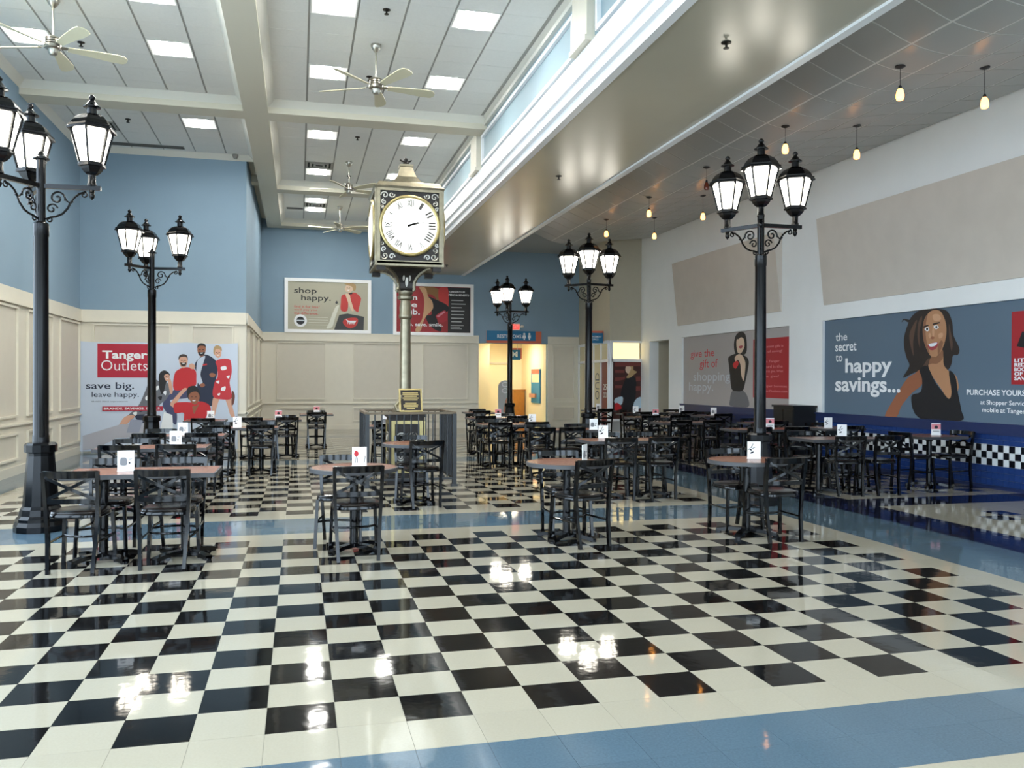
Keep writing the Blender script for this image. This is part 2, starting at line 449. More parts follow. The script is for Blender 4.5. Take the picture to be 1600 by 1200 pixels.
# front wall with tall window openings, behind the camera
b = MB().box(XL, XR, Y0 - 0.2, Y0, 5.0, 6.6)
for x0, x1 in ((XL, -3.6), (-1.6, -0.5), (1.5, 2.6), (4.6, 5.7), (7.7, XR)): b.box(x0, x1, Y0 - 0.2, Y0, 0, 5.0)
struct('wall_front', b, 'wall_grey', 'front wall of tall window openings behind the viewer', 'wall')
struct('pavement', MB().box(-30, 40, -40, Y0 - 0.2, -0.3, -0.05).box(-30, XL - 0.2, Y0 - 0.2, 30, -0.3, -0.05), 'pavement', 'pavement outside the front windows', 'ground')
# restroom corridor behind the opening
b = MB().box(7.85, 8.05, YB + 0.2, 30.2, 0, 2.9).box(5.3, 8.05, 29.9, 30.1, 0, 2.9).box(5.34, 5.54, YB + 0.2, 30.1, 0, 2.9).box(5.54, 6.3, 28.3, 30.0, 0, 2.9).box(5.3, 8.05, YB + 0.2, 30.1, 2.85, 3.0)
wc = struct('wall_corridor', b, 'wall_yellow', 'pale yellow walls of the restroom corridor', 'wall')
b = MB().box(7.30, 7.36, 29.84, 29.9, 0, 2.15).box(6.45, 6.51, 29.84, 29.9, 0, 2.15).box(6.45, 7.36, 29.84, 29.9, 2.10, 2.16)
b.build('door_frame', 'wainscot', wc)
# ================================================================ CEILINGS
LIGHTS = [(0.423, 11.055, 'front'), (0.423, 13.495, 'front'), (0.423, 16.945, 'middle'), (0.423, 19.995, 'middle'), (0.423, 23.2, 'back'), (0.423, 24.42, 'back'),
          (2.253, 11.055, 'front'), (2.253, 13.495, 'front'), (2.253, 16.945, 'middle'), (2.253, 19.995, 'middle'), (2.253, 23.2, 'back'),
          (-1.805, 11.27, 'front'), (-1.805, 13.1, 'front'), (-3.645, 13.1, 'front'), (-1.805, 16.78, 'middle'),
          (-3.645, 11.27, 'front'),
          (0.423, 6.5, 'near'), (2.253, 6.5, 'near'), (-1.805, 6.5, 'near'), (0.423, 1.5, 'near'), (2.253, 1.5, 'near'), (-1.805, 1.5, 'near')]
VENTS = [(0.423, 19.385), (0.423, 23.81), (-3.34 - 0.305, 17.39)]
def coffer(n, x0, x1, y0, y1, xs, yo, parts=True):
    c = struct('ceiling', MB().box(x0, x1, y0, y1, ZT + 0.012, ZT + 0.1), 'ceil_grid', 'ceiling of square acoustic tiles, ' + n, 'ceiling')
    k0 = math.floor((y0 - yo) / 0.61)
    cache = {}
    rest = MB()
    for i in range(len(xs) - 1):
        a, b_ = xs[i] + 0.015, xs[i + 1] - 0.015
        for k in range(k0, k0 + 30):
            ya, yb = max(yo + k * 0.61 + 0.003, y0), min(yo + (k + 1) * 0.61 - 0.003, y1)
            if yb - ya < 0.05: continue
            if any(abs((a + b_) / 2 - lx) < 0.25 and abs((ya + yb) / 2 - ly) < 0.25 for lx, ly in [l[:2] for l in LIGHTS] + VENTS): continue
            if parts:
                key = (round(b_ - a, 3), round(yb - ya, 3))
                if key not in cache: cache[key] = MB().box(0, b_ - a, 0, yb - ya, 0, 0.013).mesh('ceiling_tile', 'ceil_tile')
                link('ceiling_tile', cache[key], c, (a, ya, ZT))
            else: rest.box(a, b_, ya, yb, ZT, ZT + 0.013)
    if not parts:
        o = rest.build('ceiling_tiles', 'ceil_tile', c); o['kind'] = 'stuff'
    return c
XSR = [-0.49, 0.118, 0.728, 1.338, 1.948, 2.558, 3.168]
XSL = [-4.35, -3.95, -3.34, -2.73, -2.11, -1.5, -0.95]
coffer('front bay beside the fascia', -0.52, 3.32, 9.45, 15.1, XSR, 10.75)
coffer('middle bay beside the fascia', -0.52, 3.32, 15.55, 21.1, XSR, 16.64)
coffer('back bay beside the fascia', -0.52, 3.32, 21.5, 26.05, XSR, 22.895)
coffer('front bay by the left wall', -4.35, -0.93, 9.45, 15.1, XSL, 12.795 - 1.83)
coffer('middle bay by the left wall', -4.35, -0.93, 15.55, 19.0, XSL, 16.475)
coffer('bay over the viewer beside the fascia', -0.52, 3.32, Y0, 9.0, XSR, 0.0, False)
coffer('bay over the viewer by the left wall', -4.35, -0.93, Y0, 9.0, XSL, 0.0, False)
b = MB().box(-0.93, -0.52, Y0, YB, ZBM, 6.6).box(-1.1, -0.93, YF, YB, 6.34, 6.6)
for y in (9.0, 15.1, 21.1, 26.05):
    b.box(-0.52, 3.32, y, y + (0.45 if y < 21 else 0.42 if y < 22 else 0.45), ZBM, 6.6)
for y in (9.0, 15.1): b.box(XL, -0.93, y, y + 0.45, ZBM, 6.6)
b.box(-1.1, -0.93, 20.9, 21.3, ZBM + 0.1, 6.6)
beams = struct('ceiling_beams', b, 'beam', 'cream ceiling beams dividing the tile bays', 'beam')
def crown(x0, x1, y0, y1, left=True):
    """sloped moulding round a bay"""
    b = MB(); w, h = 0.11, 0.11
    o = [(x0, y0, ZT - h), (x1, y0, ZT - h), (x1, y1, ZT - h), (x0, y1, ZT - h)]
    i = [(x0 + w, y0 + w, ZT), (x1 - w, y0 + w, ZT), (x1 - w, y1 - w, ZT), (x0 + w, y1 - w, ZT)]
    o2 = [(p[0], p[1], ZT - h + 0.03) for p in o]
    k = [0, 1, 2, 3]
    b.add(o + i + [(p[0], p[1], ZT + 0.01) for p in i] + [(p[0], p[1], ZT + 0.01) for p in o],
          [(0, 1, 5, 4), (1, 2, 6, 5), (2, 3, 7, 6), (3, 0, 4, 7)] + [(4 + j, 4 + (j + 1) % 4, 8 + (j + 1) % 4, 8 + j) for j in k] + [(8 + j, 8 + (j + 1) % 4, 12 + (j + 1) % 4, 12 + j) for j in k] + [(12 + j, 12 + (j + 1) % 4, (j + 1) % 4, j) for j in k])
    b.build('crown_moulding', 'crown', beams)
for bay in ((-0.52, 3.32, 9.45, 15.1), (-0.52, 3.32, 15.55, 21.1), (-0.52, 3.32, 21.52, 26.05), (XL, -0.93, 9.45, 15.1), (XL, -0.93, 15.55, 19.0)): crown(*bay)
# ---- lowered soffit with panelled fascia
b = MB().box(3.32, 5.0, Y0, YB, ZS, 6.6)
sof = struct('ceiling_soffit', b, 'soffit', 'lowered taupe soffit between the two ceilings', 'soffit')
MB().box(3.30, 3.33, Y0, YB, 5.40, 6.4).build('fascia_board', 'panel_blue', sof)
for n, (x0, z0, z1) in enumerate(((3.24, ZS - 0.02, 4.93), (3.18, 4.93, 5.05), (3.14, 5.05, 5.22), (3.19, 5.22, 5.30), (3.24, 5.30, 5.42), (3.28, 5.42, 5.46))):
    MB().box(x0, 3.34, Y0, YB, z0, z1).build('cornice_step', 'trim_white', sof)
PIL = [9.57, 15.85, 22.2, 3.3]
for y in PIL:
    MB().box(3.20, 3.31, y - 0.27, y + 0.27, 5.46, 6.12).build('pilaster', 'wainscot', sof)
    MB().box(3.17, 3.31, y - 0.30, y + 0.30, 5.44, 5.50).build('pilaster_foot', 'wainscot', sof)
for a, c in ((-2.6, 2.85), (3.75, 9.15), (10.0, 15.4), (16.3, 21.75), (22.65, 26.0)):
    frame(MB(), onX(3.30), a, c, 5.49, 6.04, 0.055, 0, 0.05).build('panel_frame', 'trim_white', sof)
MB().box(3.24, 3.33, Y0, YB, 6.14, 6.20).build('picture_rail', 'crown', sof)
MB().box(4.96, 5.06, Y0, YB, ZS - 0.03, ZS + 0.09).box(5.0, 5.03, Y0, YB, ZS, 5.62).build('edge_trim', 'trim_white', sof)
# ---- flat ceiling over the right side and the hung wave canopy
struct('ceiling_right', MB().box(5.0, 9.7, Y0, 26.6, 5.64, 5.8), 'canopy_tile', 'flat grey ceiling above the hung wave canopy', 'ceiling')
PROF = [(5.2, 5.60), (5.62, 5.60), (6.1, 5.53), (6.66, 5.32), (7.17, 5.245), (7.72, 5.305), (8.3, 5.40), (8.9, 5.455), (9.55, 5.53)]
def wave(i, t):
    p = [PROF[max(0, min(len(PROF) - 1, j))] for j in (i - 1, i, i + 1, i + 2)]
    return tuple(0.5 * (2 * p[1][a] + (p[2][a] - p[0][a]) * t + (2 * p[0][a] - 5 * p[1][a] + 4 * p[2][a] - p[3][a]) * t * t + (3 * p[1][a] - p[0][a] - 3 * p[2][a] + p[3][a]) * t ** 3) for a in (0, 1))
YC0, YCN = -2.8, 41
b = MB()
pts = [wave(i, j / 6) for i in range(len(PROF) - 1) for j in range(6)] + [PROF[-1]]
YE = YC0 + YCN * 0.61
o = []
for x, z in pts: o += [(x, YC0, z), (x, YE, z), (x, YE, z + 0.02), (x, YC0, z + 0.02)]
fs = []
for i in range(len(pts) - 1):
    for j in range(4): fs.append((i * 4 + j, i * 4 + (j + 1) % 4, i * 4 + 4 + (j + 1) % 4, i * 4 + 4 + j))
fs += [(0, 1, 2, 3), tuple(len(o) - 4 + j for j in (3, 2, 1, 0))]
b.add(o, fs)
canopy = struct('ceiling_canopy', b, 'canopy_grid', 'hung grey ceiling canopy curved like a wave', 'ceiling', smooth=True)
rest = MB()
for i in range(len(PROF) - 1):
    m = MB(); q = [wave(i, 0.03 + 0.94 * j / 6) for j in range(7)]
    o = []
    for x, z in q: o += [(x, 0.012, z - 0.006), (x, 0.598, z - 0.006), (x, 0.598, z + 0.004), (x, 0.012, z + 0.004)]
    fs = [(0, 1, 2, 3), (27, 26, 25, 24)]
    for k in range(6):
        for j in range(4): fs.append((k * 4 + j, k * 4 + (j + 1) % 4, k * 4 + 4 + (j + 1) % 4, k * 4 + 4 + j))
    m.add(o, fs); me = m.mesh('canopy_panel', 'canopy_tile', True)
    for k in range(YCN):
        y = YC0 + k * 0.61
        if i >= 1 and 5.0 < y < 22.0: link('canopy_panel', me, canopy, (0, y, 0))
        else: rest.add([(p[0], p[1] + y, p[2]) for p in o], fs)
o = rest.build('canopy_panels_far', 'canopy_tile', canopy, True); o['kind'] = 'stuff'
# ================================================================ STREET LAMPS
def lantern(parent, ang):
    """hexagonal lantern at the end of an arm; built around the arm end, angle ang on the post"""
    a = 0.475; ox, oy = a * math.cos(ang), a * math.sin(ang); z0 = 3.48
    rot = ang + PI / 6
    L = lambda pr, n=6: MB().lathe([(r, z + z0) for r, z in pr], n, ox, oy, rot if n == 6 else 0)
    body = L([(0.045, 0.0), (0.045, 0.02), (0.038, 0.03), (0.038, 0.11), (0.05, 0.12)], 14).build('lantern_stem', 'lamp_black', parent, True)
    L([(0.05, 0.115), (0.075, 0.135), (0.10, 0.165), (0.11, 0.19), (0.135, 0.195), (0.135, 0.215), (0.125, 0.22), (0.125, 0.235)], 6).build('lantern_base', 'lamp_black', parent)
    rb, rt, zb, zt = 0.118, 0.198, 0.235, 0.555
    fr = MB()
    for i in range(6):
        a0 = rot + i * PI / 3
        p = (ox + rb * math.cos(a0), oy + rb * math.sin(a0), z0 + zb); q = (ox + rt * math.cos(a0), oy + rt * math.sin(a0), z0 + zt)
        fr.bar(p, q, 0.020, 0.022, up=(math.cos(a0), math.sin(a0), 0))
    fr.build('lantern_frame', 'lamp_black', parent)
    for i in range(6):
        a0 = rot + i * PI / 3; a1 = a0 + PI / 3
        def pt(r, a_, z, k=0.965): return (ox + r * k * math.cos(a_), oy + r * k * math.sin(a_), z0 + z)
        v = [pt(rb, a0, zb), pt(rb, a1, zb), pt(rt, a1, zt), pt(rt, a0, zt)]
        w = [pt(rb, a0, zb, 0.93), pt(rb, a1, zb, 0.93), pt(rt, a1, zt, 0.93), pt(rt, a0, zt, 0.93)]
        MB().add(v + w, [(0, 1, 2, 3), (7, 6, 5, 4), (0, 4, 5, 1), (1, 5, 6, 2), (2, 6, 7, 3), (3, 7, 4, 0)]).build('glass_pane', 'lit_glass', parent)
    L([(0.19, 0.55), (0.238, 0.555), (0.238, 0.575), (0.225, 0.585), (0.23, 0.60), (0.205, 0.61), (0.185, 0.65), (0.15, 0.69), (0.105, 0.715), (0.085, 0.722)], 6).build('lantern_roof', 'lamp_black', parent)
    L([(0.047, 0.715), (0.047, 0.79), (0.082, 0.795), (0.085, 0.805), (0.06, 0.82), (0.035, 0.855), (0.02, 0.875), (0.03, 0.885), (0.032, 0.90), (0.02, 0.918), (0.0, 0.93)], 14).build('lantern_finial', 'lamp_black', parent, True)
def spiral(c, r0, turns, start, d, n=26, grow=0.16):
    return [(c[0] + r0 * (grow + (1 - grow) * (1 - k / n)) * math.cos(start + d * 2 * PI * turns * k / n), c[1] + r0 * (grow + (1 - grow) * (1 - k / n)) * math.sin(start + d * 2 * PI * turns * k / n)) for k in range(n + 1)]
def make_lamp(loc, ang0, label):
    t = thing('street_lamp', label, 'lamp post', loc, 0, 'lantern posts of the food court')
    MB().lathe([(0.245, 0), (0.245, 0.06), (0.225, 0.10), (0.225, 0.13), (0.195, 0.16), (0.185, 0.22), (0.165, 0.25)], 12, rot=PI / 12).build('plinth', 'lamp_black', t)
    MB().lathe([(0.165, 0.24), (0.16, 0.30), (0.125, 0.75), (0.125, 0.78), (0.15, 0.79), (0.15, 0.86), (0.135, 0.88), (0.09, 0.885)], 12, rot=PI / 12).build('pedestal', 'lamp_black', t)
    MB().lathe([(0.078, 0.88), (0.078, 0.95), (0.073, 0.96), (0.068, 2.95), (0.073, 2.96), (0.073, 3.08), (0.06, 3.095), (0.045, 3.10)], 20).build('lower_post', 'lamp_black', t, True)
    MB().lathe([(0.043, 3.09), (0.043, 3.72), (0.075, 3.725), (0.078, 3.74), (0.05, 3.755), (0.03, 3.78), (0.022, 3.80), (0.0, 3.82)], 16).build('upper_post', 'lamp_black', t, True)
    for k in range(3):
        a = ang0 + k * 2 * PI / 3; ca, sa = math.cos(a), math.sin(a)
        arm = MB().bar((0.03 * ca, 0.03 * sa, 3.46), (0.56 * ca, 0.56 * sa, 3.46), 0.045, 0.045).build('arm', 'lamp_black', t)
        P = lambda s: [(u * ca, u * sa, v) for u, v in s]
        sc = MB()
        sc.tube(P([(0.045, 3.13), (0.09, 3.15), (0.14, 3.16), (0.20, 3.19), (0.25, 3.25), (0.275, 3.31), (0.31, 3.36), (0.36, 3.40), (0.42, 3.42)]), 0.011, 6)
        sc.tube(P(spiral((0.15, 3.345), 0.075, 1.4, -0.3, 1)), 0.010, 6)
        sc.tube(P(spiral((0.10, 3.235), 0.055, 1.2, 0.2, 1)), 0.009, 6)
        sc.tube(P(spiral((0.40, 3.39), 0.035, 1.1, 1.5, -1)), 0.008, 6)
        sc.tube(P(spiral((0.075, 3.125), 0.03, 1.1, 1.2, -1)), 0.008, 6)
        sc.tube(P([(0.215, 3.36), (0.24, 3.32), (0.27, 3.30), (0.30, 3.32)]), 0.009, 6)
        sc.build('scroll', 'lamp_black', arm, True)
        MB().lathe([(0.0, 3.335), (0.022, 3.36), (0.03, 3.385), (0.02, 3.41), (0.028, 3.42), (0.022, 3.44)], 10, 0.475 * ca, 0.475 * sa).build('acorn', 'lamp_black', arm, True)
        lantern(t, a)
    return t
for x, y, deg, lb in ((-2.52, 9.45, 102, 'tall black three-lantern lamp post nearest the left wall, cut by the photo edge'),
                      (-2.505, 16.0, 102, 'black three-lantern lamp post standing in front of the large banner'),
                      (5.56, 9.5, 270, 'tall black three-lantern lamp post behind the near right round table'),
                      (5.645, 16.2, 270, 'black three-lantern lamp post halfway back on the right'),
                      (5.75, 23.2, 260, 'farthest three-lantern lamp post, in front of the restroom opening')):
    make_lamp((x, y, 0), math.radians(deg) + math.atan2(-x, y), lb)
# ================================================================ CLOCK
CX, CYY = 1.53, 12.63
clk = thing('post_clock', 'bronze four-faced post clock with white lit dials inside the fence', 'clock', (CX, CYY, 0))
MB().box(-0.29, 0.29, -0.29, 0.29, 0, 0.12).box(-0.25, 0.25, -0.25, 0.25, 0.12, 0.98).box(-0.28, 0.28, -0.28, 0.28, 0.98, 1.04).build('plinth', 'bronze_dark', clk)
for s in range(4):
    a = s * PI / 2
    fn = (lambda a: lambda u, v, d: (u * math.cos(a) - (-0.25 - d) * math.sin(a), u * math.sin(a) + (-0.25 - d) * math.cos(a), v))(a)
    f_ = frame(MB(), fn, -0.23, 0.23, 0.17, 0.93, 0.05, 0, 0.015).build('plinth_frame', 'brass', clk)
    sc = MB()
    for sx in (-1, 1):
        for zc, r in ((0.68, 0.075), (0.40, 0.07)):
            sc.tube([fn(sx * u, v, 0.008) for u, v in spiral((0.09, zc), r, 2.0, 2.4, -1, 28)], 0.011, 5)
    sc.build('plinth_scroll', 'silver_relief', f_, True)
MB().lathe([(0.20, 1.04), (0.19, 1.10), (0.12, 1.16), (0.10, 1.25), (0.085, 1.35), (0.078, 2.3), (0.075, 2.42), (0.095, 2.44), (0.10, 2.48), (0.085, 2.51), (0.09, 2.60), (0.07, 2.70), (0.115, 2.72), (0.12, 2.76), (0.09, 2.78), (0.105, 2.80), (0.105, 2.84)], 20).build('pole', 'bronze', clk, True)
CAP = [(0.14, 2.84), (0.165, 2.86), (0.155, 2.88), (0.16, 2.95), (0.20, 3.02), (0.28, 3.09), (0.38, 3.14), (0.46, 3.155)]
MB().lathe(CAP, 4, rot=PI / 4).build('capital', 'bronze_dark', clk)
hb = MB()
for k in range(4):
    a = PI / 4 + k * PI / 2
    hb.sweep([(r * 1.03 * math.cos(a), r * 1.03 * math.sin(a), z) for r, z in CAP], 0.035, 0.03, up=(-math.sin(a), math.cos(a), 0))
hb.build('capital_rib', 'bronze', clk)
for sx in (-1, 1):
    for sy in (-1, 1): MB().box(sx * 0.40 - 0.06, sx * 0.40 + 0.06, sy * 0.40 - 0.06, sy * 0.40 + 0.06, 3.09, 3.16).build('corner_block', 'bronze_dark', clk)
rl = MB()
for s in range(4):
    a = s * PI / 2
    fn = (lambda a: lambda u, v, d: (u * math.cos(a) + (0.095 + 0.30 * max(0, v - 2.94) + d) * math.sin(a), u * math.sin(a) - (0.095 + 0.30 * max(0, v - 2.94) + d) * math.cos(a), v))(a)
    for u, w, z0, z1 in ((0, 0.022, 2.89, 3.03), (-0.045, 0.016, 2.97, 3.06), (0.045, 0.016, 2.97, 3.06)):
        rl.prism(smooth_poly([(u, z0), (u + w, (z0 + z1) / 2), (u, z1), (u - w, (z0 + z1) / 2)]), fn, 0.015, 0.04)
rl.build('capital_relief', 'silver_relief', clk, True)
HW = 0.465; HZ0, HZ1 = 3.18, 4.26
MB().box(-HW, HW, -HW, HW, HZ0, HZ1).build('head', 'bronze_dark', clk)
MB().box(-HW - 0.03, HW + 0.03, -HW - 0.03, HW + 0.03, HZ0 - 0.03, HZ0 + 0.03).build('head_base', 'bronze', clk)
MB().lathe([(0.70, HZ1 - 0.01), (0.72, HZ1 + 0.02), (0.66, HZ1 + 0.04), (0.62, HZ1 + 0.09), (0.60, HZ1 + 0.10)], 4, rot=PI / 4).build('eave', 'bronze', clk)
MB().lathe([(0.46, HZ1 + 0.10), (0.30, HZ1 + 0.16), (0.20, HZ1 + 0.25), (0.15, HZ1 + 0.34), (0.13, HZ1 + 0.40), (0.145, HZ1 + 0.41), (0.145, HZ1 + 0.44), (0.05, HZ1 + 0.46)], 4, rot=PI / 4).build('roof', 'bronze', clk)
fi = MB().lathe([(0.03, HZ1 + 0.45), (0.05, HZ1 + 0.48), (0.02, HZ1 + 0.50), (0.03, HZ1 + 0.53), (0.0, HZ1 + 0.57)], 10)
for k in range(4):
    a = k * PI / 2; fi.tube([(0.02 * math.cos(a), 0.02 * math.sin(a), HZ1 + 0.50), (0.06 * math.cos(a), 0.06 * math.sin(a), HZ1 + 0.505), (0.085 * math.cos(a), 0.085 * math.sin(a), HZ1 + 0.525)], 0.012, 6)
fi.build('finial', 'bronze_dark', clk, True)
ZC = 3.725
for s in range(4):
    a = s * PI / 2
    def fn(u, v, d, a=a): return (u * math.cos(a) - (-HW - d) * math.sin(a), u * math.sin(a) + (-HW - d) * math.cos(a), v)
    frame(MB(), fn, -HW, HW, HZ0, HZ1, 0.045, 0, 0.03).build('face_frame', 'bronze', clk)
    dial = MB(); n = 40
    o = [fn(0, ZC, 0.075)]
    for r, d in ((0.22, 0.065), (0.40, 0.035)):
        for i in range(n): o.append(fn(r * math.cos(2 * PI * i / n), ZC + r * math.sin(2 * PI * i / n), d))
    fs = [(0, 1 + i, 1 + (i + 1) % n) for i in range(n)] + [(1 + i, 1 + n + i, 1 + n + (i + 1) % n, 1 + (i + 1) % n) for i in range(n)]
    dial.add(o, fs); dl = dial.build('dial', 'dial', clk, True)
    MB().tube([fn(0.415 * math.cos(2 * PI * i / 40), ZC + 0.415 * math.sin(2 * PI * i / 40), 0.03) for i in range(40)], 0.026, 8, closed=True).build('bezel', 'brass', clk, True)
    cr_ = MB()
    for sx in (-1, 1):
        for sz in (-1, 1):
            for (u, v, r, st, dr) in ((0.355, 0.43, 0.055, 0, 1), (0.365, 0.335, 0.04, 1.5, -1), (0.255, 0.44, 0.045, 3.0, 1), (0.39, 0.255, 0.03, 0.5, 1)):
                cr_.tube([fn(sx * p[0], ZC - 0.005 + sz * p[1], 0.006) for p in spiral((u, v), r, 1.2, st, dr, 14)], 0.010, 5)
    cr_.build('corner_relief', 'silver_relief', clk, True)
    nm = ['XII', 'I', 'II', 'III', 'IIII', 'V', 'VI', 'VII', 'VIII', 'IX', 'X', 'XI']
    if s == 0:
        for k, tx in enumerate(nm):
            th = PI / 2 - k * PI / 6; w = 0.03 * len(tx) + 0.012
            def fr_(u, v, d, th=th): return fn(0.315 * math.cos(th) + u * math.sin(th) + v * math.cos(th), ZC + 0.315 * math.sin(th) - u * math.cos(th) + v * math.sin(th), d)
            lettering('numeral', tx, (-w / 2, -0.05, w / 2, 0.05), fr_, 0.070, 'numeral', dl, 0.02)
        hd = MB()
        for ln, w, th in ((0.25, 0.03, math.radians(14)), (0.17, 0.036, math.radians(22))):
            hd.prism([(-0.04 * math.cos(th) - w * math.sin(th) / 2, -0.04 * math.sin(th) + w * math.cos(th) / 2), (ln * math.cos(th), ln * math.sin(th)), (-0.04 * math.cos(th) + w * math.sin(th) / 2, -0.04 * math.sin(th) - w * math.cos(th) / 2)], lambda u, v, d: fn(u, v + ZC, d), 0.08, 0.088)
        hd.build('hands', 'numeral', dl)
# ---- iron fence round the clock, plaque on its front rail
FX0, FX1, FY0, FY1, FZ = 0.93, 2.17, 12.07, 13.2, 1.06
fen = thing('iron_fence', 'square iron railing enclosure around the foot of the clock', 'fence', (FX0, FY0, 0))
w_, d_ = FX1 - FX0, FY1 - FY0
cn = [(0, 0), (w_, 0), (w_, d_), (0, d_)]
for x, y in cn: MB().box(x - 0.03, x + 0.03, y - 0.03, y + 0.03, 0, FZ - 0.02).box(x - 0.045, x + 0.045, y - 0.045, y + 0.045, 0, 0.03).build('corner_post', 'iron', fen)
bal = MB().box(-0.008, 0.008, -0.008, 0.008, 0.11, FZ - 0.02).mesh('baluster', 'iron')
for i in range(4):
    (xa, ya), (xb, yb) = cn[i], cn[(i + 1) % 4]
    MB().bar((xa, ya, FZ - 0.01), (xb, yb, FZ - 0.01), 0.06, 0.03).build('top_rail', 'rail_bronze', fen)
    MB().bar((xa, ya, 0.11), (xb, yb, 0.11), 0.03, 0.03).build('bottom_rail', 'iron', fen)
    for k in range(1, 12):
        t_ = k / 12.0
        if k in (6,): continue
        link('baluster', bal, fen, (xa + (xb - xa) * t_, ya + (yb - ya) * t_, 0))
    mx, my = (xa + xb) / 2, (ya + yb) / 2; dx, dy = (xb - xa) / max(w_, d_), (yb - ya) / max(w_, d_)
    orn = MB()
    for z in (0.75, 0.45):
        for sg in (-1, 1):
            orn.tube([(mx + dx * sg * (p[0]), my + dy * sg * (p[0]), z + p[1]) for p in spiral((0.035, 0), 0.04, 1.2, PI, 1, 14)], 0.009, 5)
    orn.tube([(mx, my, 0.12), (mx, my, FZ - 0.03)], 0.011, 6)
    orn.build('scroll_panel', 'iron', fen, True)
pq = thing('plaque', 'tilted bronze plaque with brass border on the clock railing', 'plaque', (1.55, 12.10, FZ + 0.005))
def pqf(u, v, d): return (u, v * math.sin(0.35) - d * math.cos(0.35), v * math.cos(0.35) + d * math.sin(0.35) + 0.005)
MB().prism([(-0.15, 0), (0.15, 0), (0.15, 0.33), (-0.15, 0.33)], pqf, 0, -0.02).build('plate', 'bronze_dark', pq)
frame(MB(), pqf, -0.165, 0.165, -0.005, 0.345, 0.022, -0.02, 0.012).build('border', 'brass', pq)
tb = MB()
for k, w in enumerate((0.11, 0.115, 0.09, 0.115, 0.10, 0.0, 0.08, 0.105, 0.10, 0.06)):
    if w: tb.prism([(-w, 0.29 - k * 0.026), (w, 0.29 - k * 0.026), (w, 0.276 - k * 0.026), (-w, 0.276 - k * 0.026)], pqf, 0, 0.004)
tb.build('raised_text', 'brass', pq)
MB().tube([(-0.10, 0.02, 0.01), (-0.19, 0.05, 0.02), (-0.215, 0.06, 0.09), (-0.17, 0.07, 0.14), (-0.15, 0.08, 0.19), (-0.13, 0.10, 0.23)], 0.026, 8).tube([(0.0, 0.02, 0.0), (0.0, 0.14, 0.10), (0.0, 0.12, 0.25)], 0.015, 8).build('scroll_bracket', 'bronze', pq, True)
# ================================================================ CHAIRS AND TABLES
def make_chair():
    t = thing('cross_back_chair', '-', 'chair', (0, 0, 0), 0, 'black cross-back chairs')
    def build(mb, n, m='chair_black', s=True): return mb.build(n, m, t, s)
    # local: sitter looks +Y, backrest at y=0
    def post(sx): return [(sx * 0.165, -0.035, 0), (sx * 0.178, 0.0, 0.25), (sx * 0.190, 0.005, 0.46), (sx * 0.196, -0.008, 0.60), (sx * 0.20, -0.04, 0.80)]
    for sx in (-1, 1):
        build(MB().sweep(post(sx), 0.028, 0.034, up=(0, 1, 0)), 'back_leg')
        build(MB().sweep([(sx * 0.205, 0.40, 0), (sx * 0.185, 0.375, 0.44)], 0.028, 0.028, up=(0, 1, 0)), 'front_leg')
    arc = lambda z, w, y0, bow, n=9: [(w * (2 * k / (n - 1) - 1), y0 - bow * (1 - (2 * k / (n - 1) - 1) ** 2), z) for k in range(n)]
    build(MB().sweep(arc(0.778, 0.20, -0.037, 0.045), 0.022, 0.055, up=(0, -0.19, 1)), 'top_rail')
    build(MB().sweep(arc(0.565, 0.195, -0.006, 0.03), 0.018, 0.04), 'lower_rail')
    for sx in (-1, 1):
        n = 7; P = []
        for k in range(n):
            s_ = k / (n - 1); z = 0.58 + 0.18 * s_; x = sx * (-0.18 + 0.36 * s_)
            P.append((x, -0.012 - 0.03 * s_ - 0.035 * (1 - (x / 0.2) ** 2) + (0.004 * sx), z))
        build(MB().sweep(P, 0.010, 0.024), 'cross_slat')
    n = 28; ring = []
    def sq(k, w, d):
        a = 2 * PI * k / n; c, s_ = math.cos(a), math.sin(a)
        e = 0.55
        return (w * math.copysign(abs(c) ** e, c), 0.205 + d * math.copysign(abs(s_) ** e, s_))
    b = MB(); lay = ((0.97, 0.425), (1.0, 0.43), (1.0, 0.45), (0.985, 0.455))
    o = []
    for f_, z in lay:
        for k in range(n): p = sq(k, 0.205 * f_, 0.205 * f_); o.append((p[0], p[1], z))
    fs = [(j * n + k, j * n + (k + 1) % n, (j + 1) * n + (k + 1) % n, (j + 1) * n + k) for j in range(3) for k in range(n)] + [tuple(range(n - 1, -1, -1)), tuple(3 * n + k for k in range(n))]
    build(b.add(o, fs), 'seat_frame')
    b = MB(); o = []
    for f_, z in ((0.96, 0.452), (0.975, 0.462), (0.95, 0.474), (0.80, 0.480)):
        for k in range(n): p = sq(k, 0.205 * f_, 0.205 * f_); o.append((p[0], p[1], z))
    b.add(o, fs)
    build(b, 'seat_pad', 'seat_vinyl')
    st = [(-0.180, 0.0, 0.235), (-0.193, 0.20, 0.235), (-0.19, 0.36, 0.235), (-0.12, 0.30, 0.235), (0, 0.27, 0.235), (0.12, 0.30, 0.235), (0.19, 0.36, 0.235), (0.193, 0.20, 0.235), (0.180, 0.0, 0.235)]
    build(MB().tube(st, 0.010, 8), 'stretcher')
    return t
def table_round(size):
    t = thing('round_table', '-', 'table')
    R_ = size / 2
    MB().lathe([(R_ - 0.012, 0.712), (R_ - 0.012, 0.744), (0.0, 0.745)], 48).build('table_top', 'laminate', t, True)
    MB().lathe([(R_ - 0.02, 0.708), (R_, 0.708), (R_, 0.742), (R_ - 0.014, 0.7455), (R_ - 0.016, 0.7455)], 48, cap=False).build('edge_band', 'edge_grey', t, True)
    pedestal(t, 0, 0)
    return t
